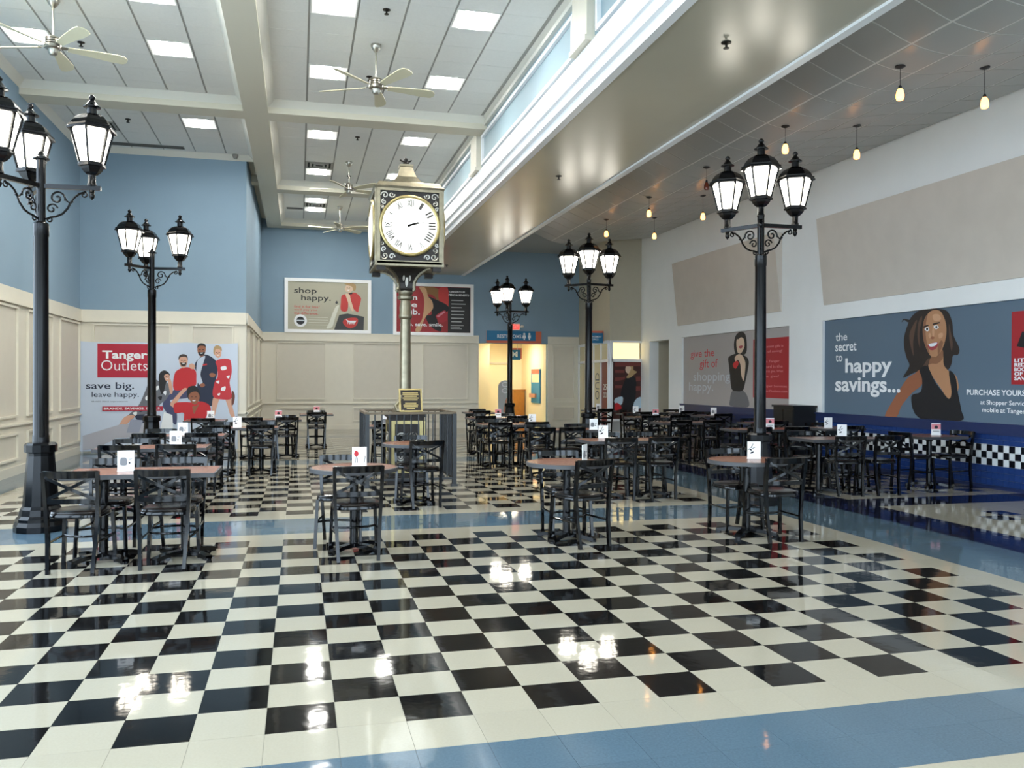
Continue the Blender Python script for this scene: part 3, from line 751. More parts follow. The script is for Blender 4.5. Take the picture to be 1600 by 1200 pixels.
def pedestal(t, x, y):
    MB().lathe([(0.05, 0.03), (0.05, 0.06), (0.038, 0.07), (0.038, 0.66), (0.06, 0.68), (0.06, 0.70)], 16, x, y).build('column', 'chair_black', t, True)
    MB().box(x - 0.19, x + 0.19, y - 0.03, y + 0.03, 0.69, 0.71).box(x - 0.03, x + 0.03, y - 0.19, y + 0.19, 0.69, 0.71).build('top_plate', 'chair_black', t)
    for k in range(4):
        a = k * PI / 2 + PI / 4
        ca, sa = math.cos(a), math.sin(a)
        MB().sweep([(x + 0.03 * ca, y + 0.03 * sa, 0.05), (x + 0.17 * ca, y + 0.17 * sa, 0.045), (x + 0.30 * ca, y + 0.30 * sa, 0.022)], 0.065, 0.035).lathe([(0.03, 0.0), (0.03, 0.02)], 8, x + 0.285 * ca, y + 0.285 * sa).build('base_foot', 'chair_black', t)
def table_rect(w, d, two):
    t = thing('rectangular_table', '-', 'table')
    MB().box(-w / 2 + 0.012, w / 2 - 0.012, -d / 2 + 0.012, d / 2 - 0.012, 0.712, 0.745).build('table_top', 'laminate', t)
    e = MB()
    for a, b_, c, d2 in ((-w / 2, w / 2, -d / 2, -d / 2 + 0.014), (-w / 2, w / 2, d / 2 - 0.014, d / 2), (-w / 2, -w / 2 + 0.014, -d / 2, d / 2), (w / 2 - 0.014, w / 2, -d / 2, d / 2)): e.box(a, b_, c, d2, 0.708, 0.7455)
    e.build('edge_band', 'edge_grey', t)
    if two:
        for sx in (-1, 1): pedestal(t, sx * w * 0.27, 0)
    else: pedestal(t, 0, 0)
    return t
protos = {}
def put(key, maker, loc, rz, label, group):
    if key not in protos:
        protos[key] = maker(); o = protos[key]
        o.location = loc; o.rotation_euler = (0, 0, rz); o['label'] = label; o['group'] = group
        return o
    return dup(protos[key], loc, rz, label, group)
def chair(x, y, face, label):
    """backrest centre at x,y; face = direction the sitter looks (degrees, 90 = away from the viewer)"""
    return put('chair', make_chair, (x, y, 0), math.radians(face - 90), label, 'black cross-back chairs')
SIGN_N = 0
def table_sign(x, y, kind, tilt, label):
    t = thing('table_sign', label, 'sign', (x, y, 0.746), tilt, 'upright cards on the tables')
    W, H = 0.066, 0.172
    fn = lambda u, v, d: (u, -0.004 - d, v)
    MB().box(-W, W, -0.003, 0.003, 0.004, H).build('card', 'paper', t)
    MB().box(-W, W, -0.03, 0.03, 0, 0.004).build('foot', 'paper', t)
    if kind == 'mug':
        MB().prism(smooth_poly([(-0.045, 0.055), (-0.042, 0.105), (-0.02, 0.115), (0.005, 0.105), (0.008, 0.055), (-0.015, 0.045)]), fn, 0, 0.0006).build('printed_tumbler', pm('tumbler'), t)
        MB().prism([(0.02, 0.06), (0.035, 0.06), (0.035, 0.075), (0.02, 0.075)], fn, 0, 0.0006).prism([(0.02, 0.10), (0.05, 0.10), (0.05, 0.104), (0.02, 0.104)], fn, 0, 0.0006).prism([(0.02, 0.09), (0.045, 0.09), (0.045, 0.094), (0.02, 0.094)], fn, 0, 0.0006).build('printed_text', 'ink', t)
    elif kind == 'sketch':
        m = MB()
        for p in ([(-0.066, 0.09), (-0.045, 0.105), (-0.03, 0.10), (-0.02, 0.085), (-0.03, 0.08), (-0.045, 0.092)], [(-0.035, 0.11), (-0.01, 0.155), (-0.006, 0.153), (-0.028, 0.105)], [(-0.02, 0.105), (0.01, 0.118), (0.012, 0.114), (-0.015, 0.10)], [(-0.04, 0.05), (-0.01, 0.055), (0.0, 0.075), (-0.03, 0.07)]):
            m.prism(p, fn, 0, 0.0006)
        m.build('printed_figure', 'ink', t)
    elif kind == 'red':
        MB().prism([(-W, 0.085), (W, 0.085), (W, H - 0.012), (-W, H - 0.012)], fn, 0, 0.0006).build('printed_panel', pm('pink'), t)
        MB().prism(smooth_poly([(-0.02, 0.095), (-0.022, 0.125), (0.0, 0.14), (0.022, 0.125), (0.02, 0.095)]), fn, 0.0006, 0.0012).prism([(-0.045, 0.05), (0.045, 0.05), (0.045, 0.058), (-0.045, 0.058)], fn, 0, 0.0006).build('printed_mark', 'ink', t)
    elif kind == 'flower':
        MB().prism(smooth_poly([(-0.05, 0.11), (-0.035, 0.14), (-0.012, 0.125), (-0.012, 0.10), (-0.03, 0.085)]), fn, 0, 0.0006).build('printed_flower', pm('textred'), t)
        MB().prism([(-0.038, 0.03), (-0.035, 0.03), (-0.03, 0.09), (-0.034, 0.09)], fn, 0, 0.0006).prism([(-0.02, 0.03), (-0.016, 0.03), (-0.02, 0.08), (-0.024, 0.08)], fn, 0, 0.0006).prism([(0.04, 0.03), (0.044, 0.03), (0.055, 0.09), (0.05, 0.09)], fn, 0, 0.0006).build('printed_stems', 'ink', t)
    return t
# id, shape, x, y, rotation, phrase, sign(kind, dx, dy, tilt), chairs [(side, dx, dy, face)]
N_, F_ = -0.46, 0.50
def two(w=0.33, n=-0.47, f=0.50): return [('near left', -w, n, 92), ('near right', w, n, 88), ('far left', -w, f, 268), ('far right', w, f, 272)]
TABLES = [
 ('rect2', -1.27, 7.77, 0, 'long table beside the near left lamp', ('mug', -0.15, 0.0, 0.05), [('near left', -0.455, -0.47, 84), ('near right', 0.215, -0.47, 86), ('far left', -0.34, 0.50, 266), ('far right', 0.24, 0.47, 268)]),
 ('round', 0.48, 7.72, 0, 'round front table left of centre', ('flower', 0.05, 0.05, 0.15), [('near', 0.005, -0.47, 92), ('far', -0.08, 0.50, 262)]),
 ('round', 2.50, 7.80, 0, 'round front table right of centre', ('mug', 0.13, -0.15, 0.9), [('near', 0.11, -0.44, 108), ('far', 0.07, 0.47, 272)]),
 ('round', 4.33, 7.64, 0, 'round front table before the right lamp', ('sketch', 0.10, 0.04, -0.25), [('near', 0.13, -0.46, 90), ('far', 0.04, 0.52, 272)]),
 ('round', 1.38, 10.5, 0, 'round table in front of the clock', None, [('near', 0.09, -0.44, 98), ('far', 0.02, 0.45, 265)]),
 ('rect2', -1.62, 10.5, 0, 'second long table on the left', ('mug', 0.22, 0.1, -0.05), [('near left', -0.28, -0.45, 90), ('near right', 0.30, -0.43, 88), ('far left', -0.32, 0.45, 270), ('far right', 0.33, 0.48, 268)]),
 ('rect2', -1.60, 12.6, 0, 'third long table on the left', ('mug', 0.03, 0.0, 0.0), two()),
 ('rect2', -0.92, 14.5, 0, 'long table near the banner right end', ('sketch', -0.05, -0.05, 0.1), two()),
 ('square', -1.72, 17.1, 0, 'small table close against the banner', ('mug', 0.08, 0.1, 0.0), [('near', 0.0, -0.46, 90), ('right', 0.5, 0.0, 180)]),
 ('rect2', -0.55, 17.25, 0, 'long table by the banner wall corner', ('red', 0.16, 0.05, 0.0), [('near left', -0.33, -0.45, 90), ('near right', 0.33, -0.43, 96), ('far right', 0.28, 0.48, 262)]),
 ('square', 0.38, 19.75, 0, 'lone small table near the back wall', ('red', 0.01, 0.1, 0.0), [('near', 0.0, -0.44, 90), ('far', 0.0, 0.46, 270)]),
 ('square', 1.42, 14.55, 0, 'small table behind the clock railing', ('mug', 0.0, -0.05, 0.0), [('near', -0.02, -0.46, 92), ('far', 0.03, 0.48, 268)]),
 ('rect2', 4.2, 10.57, 0, 'long table left of the right lamp', ('sketch', -0.2, 0.3, -0.15), [('near left', -0.24, -0.45, 84), ('near right', 0.33, -0.47, 92), ('far left', -0.1, 0.50, 262), ('far right', 0.42, 0.48, 270)]),
 ('rect2', 4.15, 12.95, 0, 'second long table on the right', ('mug', 0.38, -0.2, -0.1), [('near left', -0.55, -0.46, 90), ('near right', -0.07, -0.46, 92), ('far left', -0.35, 0.47, 266), ('far right', 0.33, 0.47, 272)]),
 ('rect2', 3.68, 14.7, 0, 'third long table on the right', ('sketch', 0.38, 0.0, -0.2), two()),
 ('rect2', 3.98, 17.25, 0, 'fourth long table on the right', ('red', 0.08, 0.15, 0.0), two()),
 ('square', 4.25, 20.2, 0, 'far table before the restroom opening', None, [('near', -0.05, -0.46, 90), ('far', 0.05, 0.47, 270)]),
 ('rect2', 7.24, 10.28, 0, 'long table at the navy floor corner', ('sketch', 0.18, 0.2, -0.3), [('near left', -0.16, -0.45, 82), ('near right', 0.40, -0.47, 92), ('far left', -0.3, 0.47, 270), ('far right', 0.33, 0.47, 268)]),
 ('square', 8.88, 10.5, 0, 'table beside the checkered wall tiles', ('red', 0.16, 0.05, -0.3), [('left', -0.50, -0.05, 4), ('right', 0.54, 0.0, 184)]),
 ('rect2', 7.35, 12.5, 0, 'second long table behind the lamp', ('red', 0.15, 0.0, -0.3), two()),
 ('square', 8.72, 12.55, 0, 'second table along the tiled wall', ('sketch', -0.1, 0.0, -0.3), [('near', 0.0, -0.47, 90), ('far', 0.02, 0.48, 270)]),
 ('square', 8.45, 14.3, 0, 'table in front of the black cabinet', ('sketch', 0.0, 0.05, -0.3), [('near', -0.02, -0.47, 90), ('far', 0.02, 0.48, 270)]),
 ('rect2', 7.1, 14.8, 0, 'third long table behind the lamp', None, two()),
 ('rect2', 7.45, 17.0, 0, 'fourth long table behind the lamp', ('red', 0.0, 0.0, -0.25), two()),
 ('square', 9.08, 17.55, 0, 'table under the gift poster woman', ('mug', 0.05, 0.05, -0.25), [('near', 0.0, -0.47, 90), ('far', 0.0, 0.47, 270)]),
 ('square', 7.75, 18.85, 0, 'table in line with the office window', ('sketch', 0.0, 0.0, -0.25), [('near', 0.0, -0.47, 90), ('far', 0.0, 0.47, 270)]),
 ('square', 9.05, 19.2, 0, 'table below the gift poster wording', ('mug', 0.05, 0.0, -0.25), [('near', 0.0, -0.47, 90), ('far', 0.0, 0.47, 270)]),
 ('square', 7.6, 21.0, 0, 'farthest table on the right', ('mug', 0.0, 0.0, -0.2), [('near', 0.0, -0.47, 90), ('far', 0.0, 0.47, 270)]),
]
KINDW = {'mug': 'white card with a grey printed tumbler', 'sketch': 'white card with a black printed figure', 'red': 'card with a pink printed panel', 'flower': 'white card with a red printed flower'}
for kind, x, y, rz, ph, sg, chs in TABLES:
    mk = {'rect2': lambda: table_rect(1.2, 0.61, True), 'round': lambda: table_round(0.78), 'square': lambda: table_rect(0.74, 0.70, False)}[kind]
    put(kind, mk, (x, y, 0), rz, 'brown-topped ' + ph + (', on black pedestals' if kind == 'rect2' else ', on a black pedestal'), {'rect2': 'long dining tables', 'round': 'round dining tables', 'square': 'small square dining tables'}[kind])
    for side, dx, dy, fc in chs:
        chair(x + dx, y + dy, fc, 'black cross-back chair, %s side of the %s' % (side, ph))
    if sg:
        table_sign(x + sg[1], y + sg[2], sg[0], sg[3], KINDW[sg[0]] + ' on the ' + ph)
# ---- black cabinet against the right wall between the posters
cb = thing('waste_cabinet', 'black cabinet against the right wall between the two posters', 'cabinet', (9.36, 14.70, 0))
MB().box(-0.25, 0.22, -0.36, 0.36, 0.05, 1.02).box(-0.22, 0.20, -0.34, 0.34, 0, 0.05).build('body', 'cabinet_black', cb)
MB().box(-0.28, 0.24, -0.38, 0.38, 1.02, 1.06).build('top', 'cabinet_black', cb)
for k in (-1, 1):
    dr = MB().box(-0.262, -0.25, k * 0.175 - 0.165, k * 0.175 + 0.165, 0.10, 0.98).build('door', 'cabinet_black', cb)
    MB().box(-0.285, -0.262, k * 0.06 - 0.008, k * 0.06 + 0.008, 0.5, 0.65).build('handle', 'nickel', dr)
# ================================================================ CEILING LIGHTS, FANS, PENDANTS, VENTS
rows = {}
def light_label(x, y):
    side = {0.423: 'column beside the long beam', 2.253: 'column beside the blue fascia', -1.805: 'left bay column near the beam', -3.645: 'left bay column by the wall'}[x]
    return side
seen = {}
for x, y, bay in LIGHTS:
    k = seen.get((x, bay), 0); seen[(x, bay)] = k + 1
    nth = ['first', 'second', 'third'][k]
    t = thing('ceiling_light', 'bright square ceiling light, %s in the %s bay, %s' % (nth, bay, light_label(x, y)), 'light', (x, y, ZT), 0, 'recessed square ceiling lights')
    h = 0.293
    frame(MB(), lambda u, v, d: (u, v, d), -h, h, -h, h, 0.018, -0.004, 0.012).build('frame', 'troffer_pan', t)
    MB().add([(-h, -h, 0), (h, -h, 0), (h, h, 0), (-h, h, 0), (-0.15, -0.24, 0.008), (0.15, -0.24, 0.008), (0.15, 0.24, 0.008), (-0.15, 0.24, 0.008)], [(0, 1, 5, 4), (1, 2, 6, 5), (2, 3, 7, 6), (3, 0, 4, 7)]).build('glow_side', 'troffer_side', t)
    MB().box(-0.17, 0.17, -0.25, 0.25, 0.002, 0.009).build('lens', 'troffer_lens', t)
def make_fan():
    t = thing('ceiling_fan', '-', 'fan', (0, 0, 0), 0, 'five-blade ceiling fans')
    MB().lathe([(0.075, 0.0), (0.075, -0.03), (0.055, -0.07), (0.03, -0.10), (0.02, -0.11)], 20).build('canopy', 'nickel', t, True)
    MB().tube([(0, 0, -0.09), (0, 0, -0.50)], 0.012, 10).build('downrod', 'nickel', t, True)
    MB().lathe([(0.03, -0.46), (0.05, -0.48), (0.085, -0.485), (0.09, -0.50), (0.075, -0.505), (0.09, -0.515), (0.09, -0.53), (0.075, -0.535), (0.09, -0.545), (0.09, -0.56), (0.075, -0.565), (0.10, -0.58), (0.10, -0.62), (0.06, -0.63), (0.055, -0.68), (0.04, -0.70), (0.0, -0.705)], 24).build('motor', 'nickel', t, True)
    for k in range(5):
        a = 2 * PI * k / 5
        ca, sa = math.cos(a), math.sin(a)
        pol = [(0.17, -0.045), (0.45, -0.075), (0.72, -0.095), (0.82, -0.08), (0.86, -0.03), (0.86, 0.03), (0.82, 0.07), (0.70, 0.075), (0.45, 0.055), (0.17, 0.04)]
        def fn(u, v, d): 
            z = -0.60 - v * 0.28 + d
            return (u * ca - v * sa, u * sa + v * ca, z)
        bl = MB().prism(pol, fn, -0.005, 0.005).build('blade', 'fan_blade', t)
        MB().prism([(0.07, -0.03), (0.22, -0.02), (0.22, 0.02), (0.07, 0.03)], fn, 0.004, 0.012).build('blade_bracket', 'nickel', bl)
    return t
fan0 = None
for n, (x, y, rz, lb) in enumerate(((1.05, 12.2, 0.15, 'nickel ceiling fan with cream blades in the front bay near the fascia'), (1.05, 18.9, 0.45, 'nickel ceiling fan half hidden behind the clock head'), (1.08, 23.85, 0.8, 'farthest nickel ceiling fan near the back wall'), (-3.0, 11.75, 0.35, 'ceiling fan with pale blades above the near left lamp'))):
    if n == 0:
        fan0 = make_fan(); fan0.location = (x, y, ZT); fan0.rotation_euler = (0, 0, rz); fan0['label'] = lb
    else: dup(fan0, (x, y, ZT), rz, lb)
def zc(x):
    for i in range(len(PROF) - 1):
        if PROF[i][0] <= x <= PROF[i + 1][0]:
            return wave(i, (x - PROF[i][0]) / (PROF[i + 1][0] - PROF[i][0]))[1]
nthw = ['nearest', 'second', 'third', 'fourth', 'farthest']
for X, rw in ((6.9, 'row under the dip of the canopy'), (8.1, 'row nearest the right wall')):
    for k, y in enumerate((8.67, 11.12, 13.6, 16.12, 18.6)):
        lit = not (X < 7 and k == 2)
        z = zc(X); t = thing('pendant_light', '%s %s pendant light in the %s' % (nthw[k], 'amber' if lit else 'unlit red', rw), 'pendant light', (X, y, z - 0.006), 0, 'amber pendant lights')
        MB().lathe([(0.06, 0.0), (0.06, -0.012), (0.02, -0.03)], 16).build('canopy', 'iron', t, True)
        zl = 4.97 - z
        MB().tube([(0, 0, -0.02), (0, 0, zl + 0.05)], 0.003, 6).build('cord', 'ink', t)
        MB().lathe([(0.012, zl + 0.07), (0.02, zl + 0.055), (0.022, zl + 0.02)], 12).build('socket', 'iron', t, True)
        MB().lathe([(0.022, zl + 0.03), (0.036, zl + 0.005), (0.045, zl - 0.035), (0.046, zl - 0.07), (0.038, zl - 0.10), (0.030, zl - 0.105)], 16).build('shade', 'amber_glass' if lit else 'amber_off', t, True)
for n, (x, y) in enumerate(VENTS):
    t = thing('air_vent', ['square ceiling air vent in the middle bay before a light', 'square ceiling air vent in the back bay between lights', 'square ceiling air vent in the left bay above the banner wall'][n], 'vent', (x, y, ZT), 0, 'square ceiling air vents')
    MB().box(-0.30, 0.30, -0.30, 0.30, 0.004, 0.012).build('backing', 'dark_void', t)
    for k, s in enumerate((0.293, 0.205, 0.12)):
        frame(MB(), lambda u, v, d: (u, v, d), -s, s, -s, s, 0.045, -0.006 - 0.004 * k, 0.006).build('louver_ring', 'steel_vent', t)
for n, (x0, x1, y) in enumerate(((-0.35, 0.10, 24.4), (-3.9, -2.3, 18.62))):
    t = thing('slot_diffuser', ['long dark slot vent in the back ceiling bay by the beam', 'long dark slot vent in the ceiling above the banner wall'][n], 'vent', ((x0 + x1) / 2, y, ZT), 0)
    hw = (x1 - x0) / 2
    MB().box(-hw, hw, -0.10, 0.10, -0.003, 0.0).build('slot', 'dark_void', t)
    frame(MB(), lambda u, v, d: (u, v, d), -hw, hw, -0.11, 0.11, 0.015, -0.01, 0.0).build('frame', 'steel_vent', t)
    MB().box(-hw, hw, -0.01, 0.01, -0.009, -0.002).build('divider', 'steel_vent', t)
SPR = [(-3.0, 13.16, ZT, 'in the left bay beside the ceiling fan'), (1.08, 11.01, ZT, 'in the front bay between the two nearest lights'), (1.06, 13.51, ZT, 'in the front bay beside the fan rod'), (1.1, 16.92, ZT, 'in the middle bay between two lights'), (1.12, 20.21, ZT, 'in the middle bay beside the far fan rod'), (-3.05, 16.83, ZT, 'in the left bay beyond the cross beam'), (4.05, 7.58, ZS, 'nearest on the taupe soffit'), (4.08, 13.21, ZS, 'second on the taupe soffit'), (4.12, 24.25, ZS, 'farthest on the taupe soffit')]
for x, y, z, lb in SPR:
    t = thing('fire_sprinkler', 'small dark fire sprinkler ' + lb, 'sprinkler', (x, y, z), 0, 'ceiling fire sprinklers')
    MB().lathe([(0.05, 0.0), (0.05, -0.008), (0.02, -0.02)], 14).build('escutcheon', 'sprinkler', t, True)
    MB().lathe([(0.012, -0.015), (0.012, -0.05), (0.03, -0.055), (0.03, -0.062), (0.0, -0.065)], 10).build('deflector', 'sprinkler', t, True)
cm = thing('dome_camera', 'small pale dome camera at the top of the banner wall', 'camera', (-1.32, 18.9, ZT))
MB().lathe([(0.06, 0), (0.06, -0.04)], 14).build('mount', 'steel_vent', cm, True)
MB().lathe([(0.055, -0.04), (0.045, -0.075), (0.025, -0.095), (0.0, -0.1)], 14).build('dome', 'steel_vent', cm, True)
ART={
 'BAN':[
  ('man in navy suit',[
   ('navy',1,[(-2.113,1.863),(-1.99,2.006),(-1.886,2.04),(-1.72,1.932),(-1.668,1.778),(-1.688,1.581),(-1.729,1.361),(-1.76,0.988),(-1.905,0.988),(-2.06,1.098),(-2.071,1.426),(-2.01,1.535),(-2.113,1.732)]),
   ('shirt',1,[(-2.072,1.907),(-1.99,1.984),(-1.917,2.007),(-1.958,1.842),(-2.01,1.623),(-1.968,1.448),(-2.051,1.426),(-2.092,1.666)]),
   ('skinD',1,[(-2.073,2.169),(-2.042,2.246),(-1.959,2.258),(-1.907,2.193),(-1.917,2.083),(-1.959,2.006),(-2.021,2.005),(-2.062,2.071)]),
   ('hairK',1,[(-2.073,2.169),(-2.062,2.252),(-1.99,2.279),(-1.918,2.254),(-1.903,2.182),(-1.938,2.219),(-2.031,2.217)]),
   ('hairK',0,[(-2.04,2.145),(-2.007,2.146),(-2.006,2.132),(-2.04,2.132)]),
   ('hairK',0,[(-1.973,2.146),(-1.94,2.146),(-1.94,2.133),(-1.973,2.133)]),
   ('skinS',0,[(-1.998,2.106),(-1.98,2.107),(-1.988,2.135)]),
   ('hairK',1,[(-2.052,2.095),(-1.99,2.087),(-1.928,2.096),(-1.953,2.024),(-2.027,2.023)]),
   ('white',0,[(-2.023,2.078),(-1.957,2.083),(-1.975,2.061),(-2.008,2.06)]),
   ('skinD',1,[(-1.834,1.624),(-1.782,1.657),(-1.709,1.624),(-1.74,1.569),(-1.803,1.569)]),
   ('skinD',1,[(-2.03,1.404),(-1.958,1.437),(-1.916,1.393),(-1.978,1.35)]),
   ('redA',0,[(-1.969,1.831),(-1.886,1.854),(-1.876,1.821),(-1.958,1.803)]),
  ]),
  ('woman in floral dress',[
   ('skinL',1,[(-1.76,1.119),(-1.635,1.141),(-1.687,0.922),(-1.728,0.746),(-1.78,0.79)]),
   ('skinL',1,[(-1.51,1.119),(-1.405,1.141),(-1.363,0.92),(-1.32,0.721),(-1.404,0.744),(-1.468,0.965)]),
   ('redB',1,[(-1.71,1.888),(-1.637,1.943),(-1.49,1.956),(-1.407,1.913),(-1.385,1.67),(-1.427,1.449),(-1.384,1.13),(-1.573,1.097),(-1.76,1.163),(-1.73,1.449),(-1.667,1.581),(-1.678,1.778)]),
   ('white',1,[(-1.605,1.779),(-1.511,1.802),(-1.49,1.736),(-1.584,1.713)]),
   ('white',1,[(-1.594,1.339),(-1.51,1.372),(-1.521,1.284),(-1.594,1.284)]),
   ('white',1,[(-1.698,1.471),(-1.636,1.493),(-1.646,1.427)]),
   ('white',1,[(-1.49,1.581),(-1.427,1.604),(-1.448,1.538)]),
   ('white',1,[(-1.677,1.207),(-1.615,1.229),(-1.635,1.174)]),
   ('skinL',1,[(-1.731,2.118),(-1.679,2.185),(-1.606,2.164),(-1.595,2.043),(-1.637,1.976),(-1.689,1.987),(-1.731,2.052)]),
   ('hairB',1,[(-1.752,2.085),(-1.741,2.195),(-1.679,2.24),(-1.595,2.197),(-1.589,2.109),(-1.637,2.157),(-1.71,2.151),(-1.731,2.041)]),
   ('hairD',0,[(-1.702,2.092),(-1.675,2.092),(-1.674,2.079),(-1.702,2.079)]),
   ('hairD',0,[(-1.65,2.093),(-1.622,2.093),(-1.622,2.08),(-1.649,2.08)]),
   ('skinS',0,[(-1.67,2.06),(-1.652,2.06),(-1.66,2.082)]),
   ('white',0,[(-1.689,2.037),(-1.635,2.04),(-1.649,2.022),(-1.676,2.022)]),
   ('brown',1,[(-1.374,1.273),(-1.321,1.185),(-1.342,1.008),(-1.388,0.986)]),
  ]),
  ('man in red sweater',[
   ('jean',1,[(-2.502,1.316),(-2.277,1.316),(-2.246,1.142),(-2.522,1.099),(-2.603,1.056),(-2.48,0.838),(-2.48,0.599),(-2.541,0.6),(-2.684,0.839),(-2.755,0.991),(-2.664,1.143)]),
   ('redA',1,[(-2.522,1.62),(-2.431,1.729),(-2.277,1.774),(-2.113,1.71),(-2.092,1.513),(-2.112,1.382),(-2.277,1.316),(-2.532,1.305)]),
   ('skinL',1,[(-2.431,1.947),(-2.401,2.017),(-2.319,2.031),(-2.268,1.97),(-2.267,1.861),(-2.318,1.763),(-2.38,1.762),(-2.421,1.838)]),
   ('hairD',1,[(-2.441,1.921),(-2.431,2.008),(-2.36,2.046),(-2.278,2.018),(-2.261,1.922),(-2.298,1.987),(-2.401,1.98)]),
   ('hairD',0,[(-2.394,1.919),(-2.364,1.919),(-2.364,1.906),(-2.394,1.906)]),
   ('hairD',0,[(-2.331,1.92),(-2.3,1.92),(-2.3,1.907),(-2.331,1.906)]),
   ('skinS',0,[(-2.355,1.882),(-2.337,1.882),(-2.345,1.909)]),
   ('hairD',1,[(-2.407,1.869),(-2.347,1.861),(-2.288,1.87),(-2.31,1.8),(-2.384,1.799)]),
   ('white',0,[(-2.378,1.854),(-2.317,1.857),(-2.333,1.837),(-2.364,1.837)]),
   ('skinL',1,[(-2.237,1.818),(-2.175,1.851),(-2.113,1.797),(-2.144,1.731),(-2.216,1.753)]),
  ]),
  ('seated woman with long dark hair',[
   ('flor',1,[(-2.887,1.51),(-2.806,1.467),(-2.664,1.446),(-2.603,1.273),(-2.684,1.099),(-2.805,0.991),(-2.926,0.819),(-3.207,0.778),(-3.466,0.715),(-3.367,0.822),(-3.207,0.993),(-3.088,1.273),(-3.008,1.467)]),
   ('white',1,[(-3.087,1.143),(-3.027,1.186),(-3.007,1.122),(-3.067,1.079)]),
   ('white',1,[(-2.887,1.359),(-2.826,1.381),(-2.836,1.305),(-2.887,1.294)]),
   ('white',1,[(-2.745,1.251),(-2.684,1.273),(-2.694,1.186)]),
   ('black',1,[(-3.007,1.273),(-2.927,1.305),(-2.937,1.208),(-2.997,1.186)]),
   ('black',1,[(-3.207,0.928),(-3.107,0.96),(-3.127,0.863),(-3.197,0.842)]),
   ('white',1,[(-3.327,0.821),(-3.247,0.842),(-3.267,0.757)]),
   ('black',1,[(-2.846,1.143),(-2.765,1.164),(-2.785,1.078)]),
   ('white',1,[(-3.007,0.992),(-2.926,1.013),(-2.946,0.927)]),
   ('hairK',1,[(-2.826,1.576),(-2.786,1.673),(-2.705,1.702),(-2.624,1.641),(-2.614,1.555),(-2.685,1.446),(-2.725,1.273),(-2.775,1.208),(-2.816,1.359)]),
   ('skinL',1,[(-2.725,1.587),(-2.665,1.63),(-2.614,1.587),(-2.624,1.511),(-2.685,1.485)]),
   ('hairK',0,[(-2.695,1.58),(-2.675,1.581),(-2.675,1.568),(-2.695,1.567)]),
   ('hairK',0,[(-2.654,1.581),(-2.634,1.581),(-2.634,1.568),(-2.654,1.568)]),
   ('skinS',0,[(-2.673,1.555),(-2.654,1.555),(-2.663,1.57)]),
   ('white',0,[(-2.685,1.537),(-2.644,1.539),(-2.656,1.526),(-2.675,1.526)]),
   ('skinL',1,[(-2.644,1.49),(-2.593,1.511),(-2.552,1.273),(-2.593,1.208),(-2.624,1.316)]),
   ('skinL',1,[(-3.486,0.737),(-3.287,0.757),(-3.466,0.565),(-3.604,0.395),(-3.742,0.247),(-3.821,0.237),(-3.663,0.438)]),
   ('navy',1,[(-3.287,0.757),(-3.047,0.777),(-3.026,0.625),(-3.127,0.562)]),
  ]),
  ('crouching woman in red blouse',[
   ('skinL',1,[(-2.603,0.991),(-2.542,1.099),(-2.399,1.273),(-2.318,1.338),(-2.277,1.306),(-2.399,1.164),(-2.481,1.012),(-2.521,0.925)]),
   ('redA',1,[(-2.521,1.012),(-2.317,1.044),(-2.153,1.033),(-1.988,1.054),(-1.843,0.988),(-1.801,0.867),(-1.863,0.791),(-1.987,0.616),(-2.317,0.63),(-2.337,0.816),(-2.511,0.817)]),
   ('hairK',1,[(-2.277,1.273),(-2.236,1.36),(-2.112,1.382),(-2.03,1.273),(-2.009,1.142),(-2.091,1.186),(-2.194,1.186),(-2.246,1.098)]),
   ('skinD',1,[(-2.246,1.164),(-2.194,1.24),(-2.092,1.262),(-2.03,1.185),(-2.04,1.076),(-2.112,0.989),(-2.194,1.044)]),
   ('hairK',0,[(-2.196,1.159),(-2.155,1.159),(-2.155,1.146),(-2.196,1.146)]),
   ('hairK',0,[(-2.118,1.159),(-2.077,1.159),(-2.077,1.146),(-2.118,1.146)]),
   ('skinS',0,[(-2.145,1.116),(-2.126,1.116),(-2.135,1.146)]),
   ('white',0,[(-2.176,1.081),(-2.097,1.085),(-2.118,1.059),(-2.157,1.059)]),
   ('skinD',1,[(-2.169,0.945),(-2.091,0.967),(-2.029,1.011),(-2.091,0.88),(-2.136,0.792)]),
  ]),
  ('white plinth and painted floor',[
   ('floorp',0,[(-4.27,0.36),(-3.565,0.587),(-2.845,0.624),(-2.805,0.407),(-3.086,0.324),(-3.644,0.31),(-3.997,0.101),(-4.27,0.063)]),
   ('grey2',0,[(-3.446,0.414),(-3.207,0.412),(-3.127,0.669),(-3.366,0.693)]),
   ('white',0,[(-2.724,0.839),(-2.562,0.773),(-2.541,0.426),(-2.805,0.429)]),
  ]),
 ],
 'PS':[
  ('woman with long dark hair looking up',[
   ('hairE',1,[(11.928,2.47),(11.839,2.589),(11.663,2.669),(11.463,2.68),(11.213,2.654),(11.051,2.601),(10.957,2.428),(10.929,2.231),(10.811,2.032),(10.836,1.936),(10.94,1.92),(10.965,1.803),(11.044,1.706),(11.205,1.688),(11.427,1.731),(11.598,1.712),(11.831,1.652),(12.043,1.59),(11.892,1.778),(11.954,1.905),(12.016,2.075),(12.018,2.265)]),
   ('hairE',1,[(12.081,2.501),(12.035,2.561),(11.899,2.535),(11.779,2.544),(11.794,2.499),(11.928,2.495),(12.02,2.539)]),
   ('skinD',1,[(11.772,1.652),(11.626,1.712),(11.596,1.487),(11.829,1.34),(12.07,1.125),(12.192,0.939),(12.48,0.927),(12.321,1.16),(12.072,1.442),(11.921,1.59)]),
   ('skinM',1,[(11.456,1.812),(11.317,1.89),(11.153,1.965),(11.125,1.786),(11.017,1.686),(10.886,1.627),(10.833,1.53),(10.832,1.394),(11.014,1.255),(11.176,1.41),(11.398,1.649)]),
